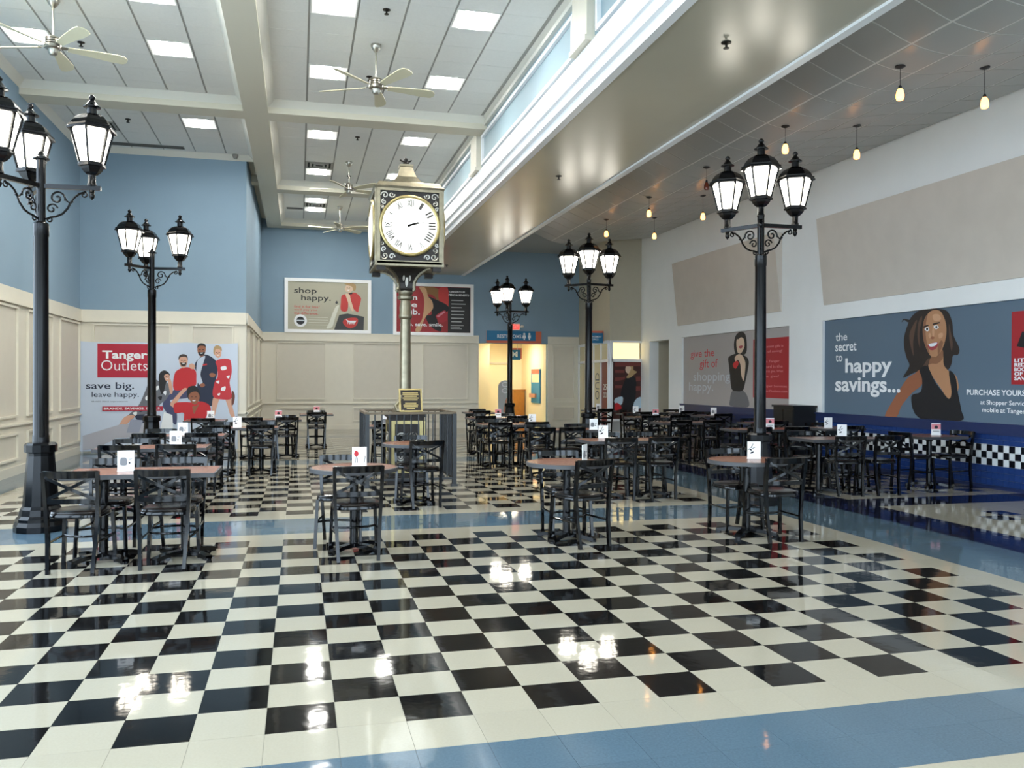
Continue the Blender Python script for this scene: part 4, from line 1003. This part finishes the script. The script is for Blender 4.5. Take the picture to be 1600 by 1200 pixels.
   ('skinM',1,[(11.575,2.448),(11.519,2.566),(11.378,2.647),(11.213,2.624),(11.117,2.498),(11.076,2.357),(11.088,2.2),(11.154,2.044),(11.262,1.928),(11.372,1.911),(11.471,1.995),(11.558,2.161),(11.588,2.305)]),
   ('hairH',1,[(11.896,2.28),(11.808,2.442),(11.72,2.519),(11.763,2.356),(11.806,2.151),(11.789,1.943),(11.85,2.069)]),
   ('hairH',1,[(11.691,2.455),(11.619,2.573),(11.604,2.511),(11.66,2.309),(11.644,2.062),(11.703,2.229)]),
   ('hairH',1,[(11.023,2.413),(10.982,2.273),(10.942,2.115),(10.967,1.999),(11.016,2.196)]),
   ('hairH',1,[(11.428,1.811),(11.372,1.871),(11.456,1.893),(11.541,1.814),(11.598,1.733)]),
   ('black',1,[(11.655,1.713),(11.484,1.772),(11.314,1.529),(11.148,1.37),(11.014,1.264),(10.962,1.373),(11.017,1.686),(10.885,1.607),(10.832,1.355),(10.766,1.106),(10.777,0.936),(11.649,0.936),(11.843,1.277),(11.624,1.364),(11.596,1.569)]),
   ('skinS',1,[(11.569,2.447),(11.533,2.537),(11.476,2.594),(11.512,2.464),(11.522,2.302),(11.492,2.138),(11.429,1.973),(11.471,1.995),(11.558,2.161),(11.585,2.305)]),
   ('skinS',1,[(11.4,1.912),(11.262,1.918),(11.154,2.025),(11.147,1.886),(11.261,1.808),(11.372,1.81),(11.442,1.802)]),
   ('skinS',1,[(11.249,2.088),(11.182,2.165),(11.141,2.123),(11.194,2.006),(11.248,1.948)]),
   ('skinH',1,[(11.364,2.575),(11.24,2.576),(11.185,2.502),(11.266,2.468),(11.349,2.494)]),
   ('skinH',1,[(11.459,2.258),(11.426,2.297),(11.403,2.255),(11.425,2.206)]),
   ('skinH',1,[(11.237,2.267),(11.156,2.282),(11.15,2.223),(11.223,2.196)]),
   ('skinH',1,[(11.376,2.334),(11.348,2.393),(11.331,2.332),(11.336,2.232),(11.364,2.233)]),
   ('white',1,[(11.545,2.364),(11.475,2.391),(11.437,2.348),(11.488,2.324)]),
   ('white',1,[(11.348,2.393),(11.279,2.409),(11.232,2.37),(11.298,2.346)]),
   ('hairK',1,[(11.511,2.366),(11.483,2.381),(11.46,2.359),(11.488,2.337)]),
   ('hairK',1,[(11.307,2.387),(11.279,2.399),(11.26,2.376),(11.29,2.358)]),
   ('hairK',1,[(11.569,2.406),(11.475,2.425),(11.455,2.412),(11.56,2.386)]),
   ('hairK',1,[(11.354,2.438),(11.225,2.453),(11.217,2.437),(11.343,2.417)]),
   ('lip',1,[(11.472,2.106),(11.374,2.137),(11.25,2.144),(11.263,2.068),(11.345,2.021),(11.429,2.034)]),
   ('white',1,[(11.453,2.116),(11.36,2.132),(11.263,2.136),(11.304,2.09),(11.407,2.078)]),
   ('skinD',1,[(11.414,2.215),(11.361,2.237),(11.319,2.211),(11.369,2.193)]),
  ]),
 ],
 'PG':[
  ('woman in black sweater',[
   ('skirt',1,[(17.769,1.27),(17.548,1.328),(17.26,1.313),(17.047,1.174),(17.028,0.943),(17.804,0.946),(17.843,1.084)]),
   ('black',1,[(17.928,2.066),(17.703,2.134),(17.483,2.146),(17.161,2.083),(17.02,1.991),(17.019,1.849),(17.155,1.493),(17.26,1.313),(17.548,1.291),(17.77,1.343),(17.848,1.639),(17.907,1.899)]),
   ('hairK',1,[(17.668,2.39),(17.596,2.551),(17.451,2.626),(17.272,2.625),(17.148,2.547),(17.094,2.366),(17.109,2.171),(17.267,2.104),(17.556,2.13),(17.648,2.224)]),
   ('skinP',1,[(17.558,2.422),(17.468,2.527),(17.307,2.546),(17.217,2.443),(17.198,2.299),(17.303,2.177),(17.411,2.144),(17.52,2.202)]),
   ('hairK',1,[(17.523,2.493),(17.415,2.56),(17.271,2.562),(17.217,2.47),(17.342,2.512),(17.468,2.472)]),
   ('skinP',1,[(17.628,2.059),(17.483,2.128),(17.303,2.105),(17.16,1.958),(17.158,1.779),(17.226,1.529),(17.334,1.673),(17.372,1.89),(17.482,2.001),(17.591,1.967)]),
   ('redA',1,[(17.719,1.896),(17.554,1.984),(17.445,1.927),(17.589,1.802)]),
   ('lip',1,[(17.448,2.308),(17.287,2.32),(17.304,2.267),(17.394,2.261)]),
  ]),
 ],
 'SH':[
  ('blonde woman in red jacket',[
   ('redC',1,[(1.259,4.086),(1.374,4.138),(1.644,4.195),(1.819,4.062),(1.838,3.965),(1.781,3.727),(1.742,3.589),(1.607,3.704),(1.49,3.877),(1.451,4.033),(1.433,3.641),(1.241,3.636),(1.231,3.89)]),
   ('skinP',1,[(1.354,4.324),(1.412,4.413),(1.528,4.427),(1.605,4.39),(1.586,4.272),(1.509,4.191),(1.432,4.208),(1.374,4.226)]),
   ('hairB',1,[(1.335,4.45),(1.47,4.474),(1.605,4.468),(1.682,4.412),(1.673,4.274),(1.605,4.253),(1.566,4.369),(1.45,4.405)]),
   ('hairD',0,[(1.408,4.333),(1.443,4.334),(1.443,4.322),(1.408,4.321)]),
   ('hairD',0,[(1.478,4.335),(1.512,4.336),(1.512,4.324),(1.478,4.323)]),
   ('skinS',0,[(1.453,4.297),(1.47,4.298),(1.462,4.325)]),
   ('white',0,[(1.426,4.269),(1.495,4.275),(1.476,4.251),(1.441,4.25)]),
   ('skinP',1,[(1.374,4.148),(1.49,4.132),(1.529,3.976),(1.607,3.723),(1.616,3.626),(1.549,3.644),(1.471,3.838),(1.413,3.993)]),
   ('hairK',0,[(1.47,4.17),(1.586,4.193),(1.576,4.144),(1.48,4.131)]),
  ]),
  ('shopping bags',[
   ('dgrey',0,[(1.032,3.037),(1.184,3.498),(1.433,3.543),(1.937,3.456),(1.918,3.043)]),
   ('redC',1,[(1.3,3.247),(1.376,3.385),(1.723,3.412),(1.705,3.196),(1.492,3.094)]),
   ('white',0,[(1.376,3.375),(1.473,3.328),(1.704,3.333),(1.666,3.274),(1.453,3.279)]),
  ]),
  ('white cloth',[
   ('pale',1,[(0.879,3.238),(0.992,3.553),(1.087,3.75),(1.183,3.791),(1.126,3.595),(1.05,3.359),(0.974,3.123),(0.803,3.081)]),
   ('dgrey',1,[(1.068,3.866),(1.106,3.926),(1.145,3.868),(1.106,3.828)]),
  ]),
 ],
 'CL':[
  ('woman with handbag',[
   ('hairC',1,[(3.752,4.435),(4.034,4.433),(4.298,4.351),(4.4,4.153),(4.339,3.95),(4.198,3.926),(4.157,4.086),(4.015,4.202),(3.833,4.217)]),
   ('redC',1,[(4.277,4.41),(4.542,4.398),(4.544,3.693),(4.442,3.61),(4.278,3.968),(4.237,4.208)]),
   ('black',1,[(3.914,4.099),(4.157,4.046),(4.523,3.874),(4.544,3.693),(4.361,3.609),(4.199,3.525),(4.24,3.284),(4.342,3.146),(4.281,3.044),(3.998,3.2),(3.835,3.517),(4.037,3.601)]),
   ('skinT',1,[(3.632,4.411),(3.752,4.425),(3.853,4.358),(3.914,4.139),(4.035,4.002),(4.076,3.803),(3.996,3.661),(3.855,3.517),(3.755,3.315),(3.676,3.054),(3.516,3.051),(3.575,3.212),(3.715,3.394),(3.774,3.675),(3.794,3.956),(3.753,4.195)]),
   ('redD',1,[(4.158,3.504),(4.239,3.606),(4.442,3.711),(4.524,3.572),(4.504,3.41),(4.341,3.327)]),
   ('pink2',0,[(4.179,3.524),(4.422,3.69),(4.452,3.651),(4.239,3.485)]),
  ]),
 ],
 'WN':[
  ('woman in dark coat',[
   ('black',1,[(8.989,1.112),(9.105,1.499),(9.223,1.638),(9.4,1.639),(9.476,1.445),(9.448,1.056),(9.345,0.695),(9.05,0.697),(9.107,1.001)]),
   ('skinP',1,[(9.133,1.859),(9.177,1.97),(9.28,1.985),(9.311,1.832),(9.252,1.721),(9.163,1.762)]),
   ('hairB',1,[(9.118,1.97),(9.221,2.04),(9.369,1.985),(9.385,1.833),(9.489,1.778),(9.4,1.694),(9.282,1.61),(9.164,1.61),(9.252,1.749),(9.31,1.888),(9.221,1.97)]),
  ]),
  ('brick bands',[
   ('brickA',0,[(8.814,2.05),(9.666,2.057),(9.667,1.946),(8.815,1.926)]),
   ('brickA',0,[(8.815,1.829),(9.104,1.831),(9.104,1.748),(8.816,1.746)]),
   ('brickA',0,[(8.816,1.608),(9.134,1.637),(9.105,1.554),(8.817,1.498)]),
   ('brickA',0,[(9.46,1.639),(9.668,1.64),(9.669,1.529),(9.46,1.5)]),
   ('brickA',0,[(8.817,1.388),(9.047,1.388),(9.017,1.305),(8.818,1.305)]),
   ('brickA',0,[(9.461,1.361),(9.67,1.362),(9.67,1.25),(9.462,1.222)]),
  ]),
  ('shopping bags',[
   ('skyb',1,[(9.404,0.889),(9.522,1.028),(9.671,1.028),(9.672,0.777),(9.405,0.695)]),
   ('skyb',1,[(8.819,1.001),(9.048,1.056),(9.02,0.835),(8.819,0.863)]),
   ('redA',1,[(8.819,0.863),(8.931,0.863),(9.02,0.724),(8.82,0.67)]),
  ]),
 ],
}
# ================================================================ POSTERS AND SIGNS (flat print on real panels)
def figures(key, fn, parent, d0=0.002):
    for n, (name, polys) in enumerate(ART[key]):
        mb = MB(); mats = []
        for k, (c, sm, pts) in enumerate(polys):
            if c not in mats: mats.append(c)
            p = smooth_poly(pts) if sm else pts
            d = d0 + 0.0022 * n + 0.00025 * k
            mb.add([fn(u, v, d) for u, v in p], [tuple(range(len(p)))], mats.index(c))
        mb.build('printed_figure', [pm(c) for c in mats], parent, label='print of ' + name)
def rect(name, fn, u0, v0, u1, v1, d, m, parent, th=0.0008, label=None):
    return MB().prism([(u0, v0), (u1, v0), (u1, v1), (u0, v1)], fn, d, d + th).build(name, m, parent, label=label)
# ---- large banner
YN = 18.92
ban = thing('wall_banner', 'large pale banner with red logo and five people on the left', 'banner', (0, 0, 0))
fB = onY(YN)
# slightly wavy cloth: top edge sags between its ties
cl = MB(); n = 24; W0, W1 = -4.33, -1.262
o = []
for k in range(n + 1):
    s_ = k / n; x = W0 + (W1 - W0) * s_; zt = 2.29 - 0.025 * abs(math.sin(s_ * PI * 3)) ; 
    o += [(x, YN, 0.04), (x, YN, zt), (x, YN + 0.01, zt), (x, YN + 0.01, 0.04)]
fs = []
for k in range(n):
    for j in range(4): fs.append((k * 4 + j, k * 4 + (j + 1) % 4, k * 4 + 4 + (j + 1) % 4, k * 4 + 4 + j))
fs += [(0, 1, 2, 3), tuple(len(o) - 4 + j for j in (3, 2, 1, 0))]
cl.add(o, fs).build('banner_cloth', pm('bannerbg'), ban)
rect('logo_block', fB, -4.0, 1.55, -2.94, 2.245, 0.001, pm('logo'), ban)
lettering('lettering', 'Tanger', (-3.91, 1.885, -3.045, 2.105), fB, 0.003, pm('textwhite'), ban, 0.03)
lettering('lettering', 'Outlets', (-3.93, 1.695, -3.045, 1.905), fB, 0.003, pm('textwhite'), ban, -0.008)
lettering('lettering', 'save big.', (-4.217, 1.272, -3.304, 1.455), fB, 0.002, pm('inknavy'), ban, 0.012)
lettering('lettering', 'leave happy.', (-4.106, 1.118, -3.212, 1.255), fB, 0.002, pm('inknavy'), ban, 0.004)
lettering('lettering', 'BRANDS. DEALS. tangeroutlets.com', (-4.105, 1.04, -3.427, 1.07), fB, 0.002, pm('inknavy'), ban)
figures('BAN', fB, ban, 0.002)
rect('tagline_strip', fB, -3.904, 0.865, -2.745, 0.957, 0.016, pm('logo'), ban)
lettering('lettering', 'BRANDS. SAVINGS. DEALS.', (-3.875, 0.888, -2.79, 0.935), fB, 0.018, pm('textwhite'), ban, 0.02)
MB().box(W0, W1, YN + 0.01, YF - 0.012, 1.15, 1.17).box(W0, W1, YN + 0.01, YF - 0.012, 2.20, 2.22).box(W0 + 0.02, W0 + 0.05, YN + 0.01, YF - 0.012, 0, 2.25).box(W1 - 0.05, W1 - 0.02, YN + 0.01, YF - 0.012, 0, 2.25).build('banner_stand', 'alu', ban)
# ---- two framed posters on the back wall
fK = onY(YB - 0.03)
ps = thing('framed_poster', 'white framed poster reading shop happy on the blue back wall', 'poster', (0, 0, 0), 0, 'framed posters on the back wall')
rect('poster_sheet', fK, -0.33, 3.03, 2.05, 4.49, 0.0, pm('khaki'), ps, -0.03)
frame(MB(), fK, -0.43, 2.15, 2.94, 4.585, 0.10, -0.03, 0.03).build('frame', 'frame_white', ps)
lettering('lettering', 'shop', (-0.152, 4.08, 0.512, 4.30), fK, 0.002, pm('dark'), ps, 0.01)
lettering('lettering', 'happy.', (0.055, 3.865, 0.934, 4.09), fK, 0.002, pm('dark'), ps, 0.01)
for k, tx in enumerate(("find it for less?", "we'll pay you", "the difference.")):
    lettering('lettering', tx, (-0.15, 3.69 - 0.1 * k, (0.6, 0.52, 0.56)[k], 3.765 - 0.1 * k), fK, 0.002, pm('textred'), ps, 0.0)
MB().prism([(0.037 + 0.19 * math.cos(a * PI / 16), 3.30 + 0.19 * math.sin(a * PI / 16)) for a in range(32)], fK, 0.001, 0.002).build('emblem_ring', pm('textwhite'), ps)
MB().prism([(0.037 + 0.12 * math.cos(a * PI / 16), 3.30 + 0.12 * math.sin(a * PI / 16)) for a in range(32)], fK, 0.002, 0.003).build('emblem_disc', pm('dark'), ps)
rect('emblem_band', fK, -0.09, 3.285, 0.165, 3.325, 0.003, pm('textpale'), ps)
for k in range(4): rect('fine_print', fK, 0.272, 3.40 - 0.075 * k, 0.85, 3.412 - 0.075 * k, 0.001, pm('pale'), ps)
figures('SH', fK, ps, 0.0022)
lettering('lettering', 'Tanger', (1.42, 3.20, 1.66, 3.30), fK, 0.014, pm('textwhite'), ps, 0.02)
pc = thing('framed_poster', 'white framed red and black poster reading join the club', 'poster', (0, 0, 0), 0, 'framed posters on the back wall')
rect('poster_sheet', fK, 2.92, 3.00, 5.27, 4.46, 0.0, pm('clubred'), pc, -0.03)
rect('benefits_panel', fK, 4.541, 3.02, 5.26, 4.44, 0.001, pm('dark'), pc)
frame(MB(), fK, 2.825, 5.365, 2.915, 4.55, 0.10, -0.03, 0.03).build('frame', 'frame_white', pc)
figures('CL', fK, pc, 0.003)
for tx, bx in (('join', (3.035, 3.96, 3.573, 4.17)), ('the', (3.035, 3.787, 3.573, 3.95)), ('club.', (3.036, 3.555, 3.654, 3.74))): lettering('lettering', tx, bx, fK, 0.008, pm('textwhite'), pc, 0.02)
lettering('lettering', 'shop. save. smile.', (3.037, 3.17, 4.382, 3.31), fK, 0.008, pm('textwhite'), pc, 0.02)
lettering('lettering', 'TANGERCLUB', (4.562, 4.278, 5.085, 4.33), fK, 0.004, pm('textwhite'), pc, 0.02)
lettering('lettering', 'PERKS & BENEFITS', (4.563, 4.17, 5.219, 4.235), fK, 0.004, pm('textwhite'), pc, 0.02)
for k, w in enumerate((0.38, 0.46, 0.34, 0.42, 0.40, 0.40, 0.33)):
    rect('list_line', fK, 4.65, 4.02 - 0.112 * k, 4.65 + w, 4.045 - 0.112 * k, 0.003, pm('ltgrey'), pc)
for k, w in enumerate((0.42, 0.30, 0.36)): rect('list_line', fK, 4.63, 3.235 - 0.05 * k, 4.63 + w, 3.25 - 0.05 * k, 0.003, pm('ltgrey'), pc)
# ---- two long posters in the right wall recesses
fX = onX(9.672); fR = onXr(9.672)
def letX(tx, y0, y1, z0, z1, c, parent, bold=0.012, d=0.003): return lettering('lettering', tx, (-y0, z0, -y1, z1), fR, d, pm(c), parent, bold)
pz = thing('long_poster', 'long grey wall poster of a smiling woman reading happy savings', 'poster', (0, 0, 0), 0, 'long posters in the right wall')
MB().box(9.672, 9.692, P2[0], P2[1], P2[2], P2[3]).build('poster_sheet', pm('greybg'), pz)
figures('PS', fX, pz, 0.002)
letX('the', 13.861, 13.519, 2.272, 2.415, 'textwhite', pz); letX('secret', 13.871, 13.25, 2.075, 2.225, 'textwhite', pz); letX('to', 13.858, 13.655, 1.889, 2.02, 'textwhite', pz)
letX('happy', 13.57, 12.309, 1.60, 1.945, 'textwhite', pz, 0.025); letX('savings...', 13.865, 12.102, 1.255, 1.60, 'textwhite', pz, 0.025)
letX('PURCHASE YOURS', 10.659, 9.60, 1.33, 1.412, 'textwhite', pz, 0.02); letX('at Shopper Services', 10.394, 9.52, 1.175, 1.262, 'textwhite', pz); letX('mobile at TangerOutlets.com', 10.358, 9.05, 1.065, 1.155, 'textwhite', pz)
rect('red_book', fX, 9.84, 1.49, 8.95, 2.505, 0.002, pm('red1'), pz)
MB().prism([(9.75, 2.02), (9.66, 2.22), (9.20, 2.14), (9.28, 1.93)], fX, 0.003, 0.004).build('printed_wallet', pm('black'), pz)
for k, tx in enumerate(('LITTLE', 'RED', 'BOOK', 'OF BIG', 'SAVINGS')):
    letX(tx, 9.79, (9.42, 9.60, 9.53, 9.44, 9.36)[k], 1.80 - 0.063 * k, 1.853 - 0.063 * k, 'textwhite', pz, 0.03, 0.004)
pg = thing('long_poster', 'warm grey wall poster of a woman in black reading give the gift', 'poster', (0, 0, 0), 0, 'long posters in the right wall')
MB().box(9.672, 9.692, P1[0], P1[1], P1[2], P1[3]).build('poster_sheet', pm('warmgrey'), pg)
figures('PG', fX, pg, 0.002)
letX('give the', 19.883, 18.635, 2.06, 2.30, 'textred', pg, 0.0); letX('gift of', 19.381, 18.451, 1.79, 2.05, 'textred', pg, 0.0)
letX('shopping', 19.719, 17.847, 1.46, 1.74, 'textpale', pg, 0.0); letX('happy.', 19.966, 18.667, 1.21, 1.49, 'textpale', pg, 0.0)
rect('red_panel', fX, 16.815, 1.165, 15.377, 2.434, 0.002, pm('red1'), pg)
for k, (tx, y1) in enumerate((('the greatest gift is', 15.62), ('the gift of saving!', 15.66), (None, 0), ('Buying a Tanger', 15.76), ('Gift Card is the', 15.64), ('easiest gift to give. What', 15.62), ('will you give?', 15.78), (None, 0), ('at Shopper Services', 15.48), ('at TangerOutlets.com', 15.46))):
    if tx: letX(tx, 16.7, y1, 2.22 - 0.105 * k, 2.285 - 0.105 * k, 'pink', pg, 0.004, 0.004)
# ---- restroom sign, exit sign, blade sign, corridor things
rs = thing('restroom_sign', 'teal and orange overhead sign reading RESTROOMS', 'sign', (0, 0, 0))
fS = onY(YB - 0.06)
rect('backing', fS, 5.79, 2.715, 7.60, 3.10, 0.0, 'sign_orange', rs, -0.06)
rect('panel', fS, 5.79, 2.79, 7.40, 3.10, 0.0, 'sign_teal', rs, 0.02)
lettering('lettering', 'RESTROOMS', (6.13, 2.87, 6.92, 2.985), fS, 0.022, pm('textwhite'), rs, 0.01)
for k, x in enumerate((7.02, 7.19)):
    MB().prism([(x + 0.035 * math.cos(a * PI / 8), 3.01 + 0.035 * math.sin(a * PI / 8)) for a in range(16)], fS, 0.02, 0.024).prism([(x - 0.05, 2.97), (x + 0.05, 2.97), (x + (0.045 if k else 0.065), 2.87), (x + 0.02, 2.87), (x + 0.02, 2.82), (x - 0.02, 2.82), (x - 0.02, 2.87), (x - (0.045 if k else 0.065), 2.87)], fS, 0.02, 0.024).build('pictogram', pm('textwhite'), rs)
ex = thing('exit_sign', 'small lit red EXIT sign with two lamp heads', 'exit sign', (6.73, YB - 0.05, 3.13))
MB().box(-0.14, 0.14, -0.04, 0.05, 0.0, 0.21).build('housing', 'exit_white', ex)
MB().box(-0.12, 0.12, -0.045, -0.04, 0.03, 0.18).build('face', 'exit_red', ex)
lettering('lettering', 'EXIT', (-0.10, 0.06, 0.10, 0.15), lambda u, v, d: (u, -0.047, v), 0, pm('textwhite'), ex, 0.02)
for s in (-1, 1): MB().lathe([(0.02, 0.08), (0.055, 0.09), (0.06, 0.14), (0.03, 0.16)], 12, s * 0.22, -0.02).bar((s * 0.14, 0, 0.1), (s * 0.2, 0, 0.1), 0.03, 0.03).build('lamp_head', 'exit_white', ex, True)
ms = thing('hanging_sign', 'small teal sign lettered M hanging in the corridor', 'sign', (7.0, 27.6, 2.2))
MB().box(-0.22, 0.20, -0.01, 0.01, 0.0, 0.34).build('panel', 'sign_teal', ms); MB().box(-0.15, 0.25, 0.012, 0.02, 0.04, 0.40).build('backing', 'sign_orange', ms)
lettering('lettering', 'M', (-0.10, 0.10, 0.10, 0.28), lambda u, v, d: (u, -0.012, v), 0, pm('textwhite'), ms, 0.05)
MB().tube([(-0.1, 0, 0.34), (-0.1, 0, 0.65)], 0.006, 6).tube([(0.1, 0, 0.34), (0.1, 0, 0.65)], 0.006, 6).build('rod', 'alu', ms)
cp = thing('corridor_board', 'narrow teal and orange notice board on the corridor wall', 'notice board', (7.84, 27.9, 0.75))
MB().box(-0.03, 0, -0.55, 0.55, 0, 1.15).build('board', pm('cyanp'), cp)
MB().box(-0.034, -0.03, -0.5, 0.5, 1.0, 1.15).build('header', 'sign_orange', cp); MB().box(-0.034, -0.03, -0.45, 0.45, 0.70, 0.98).build('map', pm('creamp'), cp); MB().box(-0.09, -0.03, -0.15, 0.6, 0.18, 0.32).build('leaflet_pocket', pm('brick2'), cp)
wd = thing('wooden_bin', 'low brown wooden bin at the end of the corridor', 'bin', (7.60, 29.5, 0))
MB().box(-0.20, 0.20, -0.22, 0.22, 0, 1.15).build('body', 'door_brown', wd); MB().box(-0.22, 0.22, -0.24, 0.24, 1.15, 1.19).build('lid', 'door_brown', wd)
fs_ = thing('floor_display', 'grey round-topped floor display standing in the corridor opening', 'display', (6.50, 26.9, 0))
fD = lambda u, v, d: (u, -d, v)
MB().prism([(-0.22, 0)] + [(0.22 * math.cos(a), 1.30 + 0.22 * math.sin(a)) for a in [PI * (12 - k) / 12 for k in range(13)]] + [(0.22, 0)], fD, -0.03, 0.03).build('board', pm('ltgrey'), fs_)
for z in (1.38, 1.18): MB().tube([fD(0.10 * math.cos(a * PI / 10), z + 0.07 * math.sin(a * PI / 10), 0.04) for a in range(20)], 0.018, 6, closed=True).build('ring', pm('textwhite'), fs_, True)
MB().prism(smooth_poly([(-0.05, 0.5), (0.0, 0.8), (0.06, 0.95), (0.16, 1.0), (0.14, 0.85), (0.06, 0.7), (0.05, 0.5)]), fD, 0.031, 0.036).build('printed_figure', pm('brick2'), fs_)
MB().box(-0.25, 0.25, -0.15, 0.15, 0, 0.03).build('foot', 'alu', fs_)
cl_ = thing('ceiling_light', 'square ceiling light inside the restroom corridor', 'light', (6.9, 28.0, 2.85))
MB().box(-0.3, 0.3, -0.3, 0.3, -0.02, 0).build('frame', 'troffer_pan', cl_); MB().box(-0.27, 0.27, -0.27, 0.27, -0.025, -0.02).build('lens', mat('corridor_lens', (255, 244, 220), 0.3, emit=(255, 242, 212), estr=26.0), cl_)
# ---- office window facing the room and glazed front round its corner
wn = struct('window_1', MB(), 'alu', 'aluminium framed office window with a dark poster below a lit pane', 'window') if False else None
w1 = thing('window_1', 'aluminium office window, lit pane above a poster of a woman', 'window'); w1['kind'] = 'structure'
fW = onY(23.0)
fr = frame(MB(), fW, 8.68, 9.74, 0.0, 2.67, 0.06, -0.08, 0.04); fr.prism([(8.70, 2.06), (9.72, 2.06), (9.72, 2.15), (8.70, 2.15)], fW, -0.06, 0.04).prism([(8.70, 0.35), (9.72, 0.35), (9.72, 0.42), (8.70, 0.42)], fW, -0.06, 0.03)
fr.build('window_frame', 'trim_white', w1)
rect('pane', fW, 8.74, 2.15, 9.57, 2.61, -0.02, 'warm_pane', w1)
rect('pane', fW, 9.57, 2.15, 9.68, 2.61, -0.02, 'wall_beige', w1)
rect('poster_sheet', fW, 8.74, 0.42, 9.68, 2.06, -0.02, pm('brickbg'), w1)
rect('sill_panel', fW, 8.70, 0.0, 9.72, 0.36, -0.02, 'alu', w1)
figures('WN', fW, w1, 0.002)
A_, B_ = Vector((8.655, 23.02, 0)), Vector((8.905, 26.48, 0)); LN = (B_ - A_).length; dv = (B_ - A_) / LN; nv = Vector((-dv.y, dv.x, 0))
def fG(u, v, d): p = A_ + dv * u + nv * d; return (p.x, p.y, v)
w2 = thing('window_2', 'narrow glazed office front seen edge-on behind a lamp post', 'window'); w2['kind'] = 'structure'
fr = MB()
for u in (0.02, 0.80, 1.62, 2.55, 3.40): fr.prism([(u, 0), (u + 0.07, 0), (u + 0.07, 2.67), (u, 2.67)], fG, -0.03, 0.04)
for v in (0.0, 2.06, 2.60): fr.prism([(0.02, v), (3.45, v), (3.45, v + 0.08), (0.02, v + 0.08)], fG, -0.03, 0.035)
fr.build('window_frame', 'trim_white', w2)
rect('pane', fG, 0.09, 0.08, 0.80, 2.06, 0.0, 'maroon', w2, -0.01)
for a, c in ((0.87, 1.62), (1.69, 2.55), (2.62, 3.40)): rect('pane', fG, a, 0.08, c, 2.06, 0.0, 'pane_cream', w2, -0.01)
for a, c in ((0.09, 0.80), (0.87, 1.62), (1.69, 2.55), (2.62, 3.40)): rect('pane', fG, a, 2.14, c, 2.60, 0.0, 'pane_cream', w2, -0.01)
lettering('lettering', '25', (-0.62, 1.25, -0.25, 1.42), lambda u, v, d: fG(-u, v, d), 0.004, pm('textpale'), w2, 0.02)
lettering('lettering', '00', (-0.62, 1.02, -0.25, 1.18), lambda u, v, d: fG(-u, v, d), 0.004, pm('textpale'), w2, 0.0)
# lettering running up the cream pane
lettering('lettering', 'OUD', (0.95, -1.5, 1.75, -1.05), lambda u, v, d: fG(-v, u, d), 0.004, pm('dgrey'), w2, 0.0)
bs = thing('blade_sign', 'teal and orange sign projecting beside the office window, reading MANAGEMENT OFFICE', 'sign', (8.66, 23.6, 2.62))
bs.rotation_euler = (0, 0, 0)
MB().box(-0.50, 0.0, -0.015, 0.015, 0.0, 0.30).build('panel', 'sign_teal', bs); MB().box(-0.40, 0.03, 0.016, 0.03, 0.05, 0.36).build('backing', 'sign_orange', bs)
lettering('lettering', 'MANAGEMENT', (-0.46, 0.16, -0.04, 0.21), lambda u, v, d: (u, -0.017, v), 0, pm('textwhite'), bs, 0.01)
lettering('lettering', 'OFFICE', (-0.34, 0.08, -0.14, 0.13), lambda u, v, d: (u, -0.017, v), 0, pm('textwhite'), bs, 0.01)
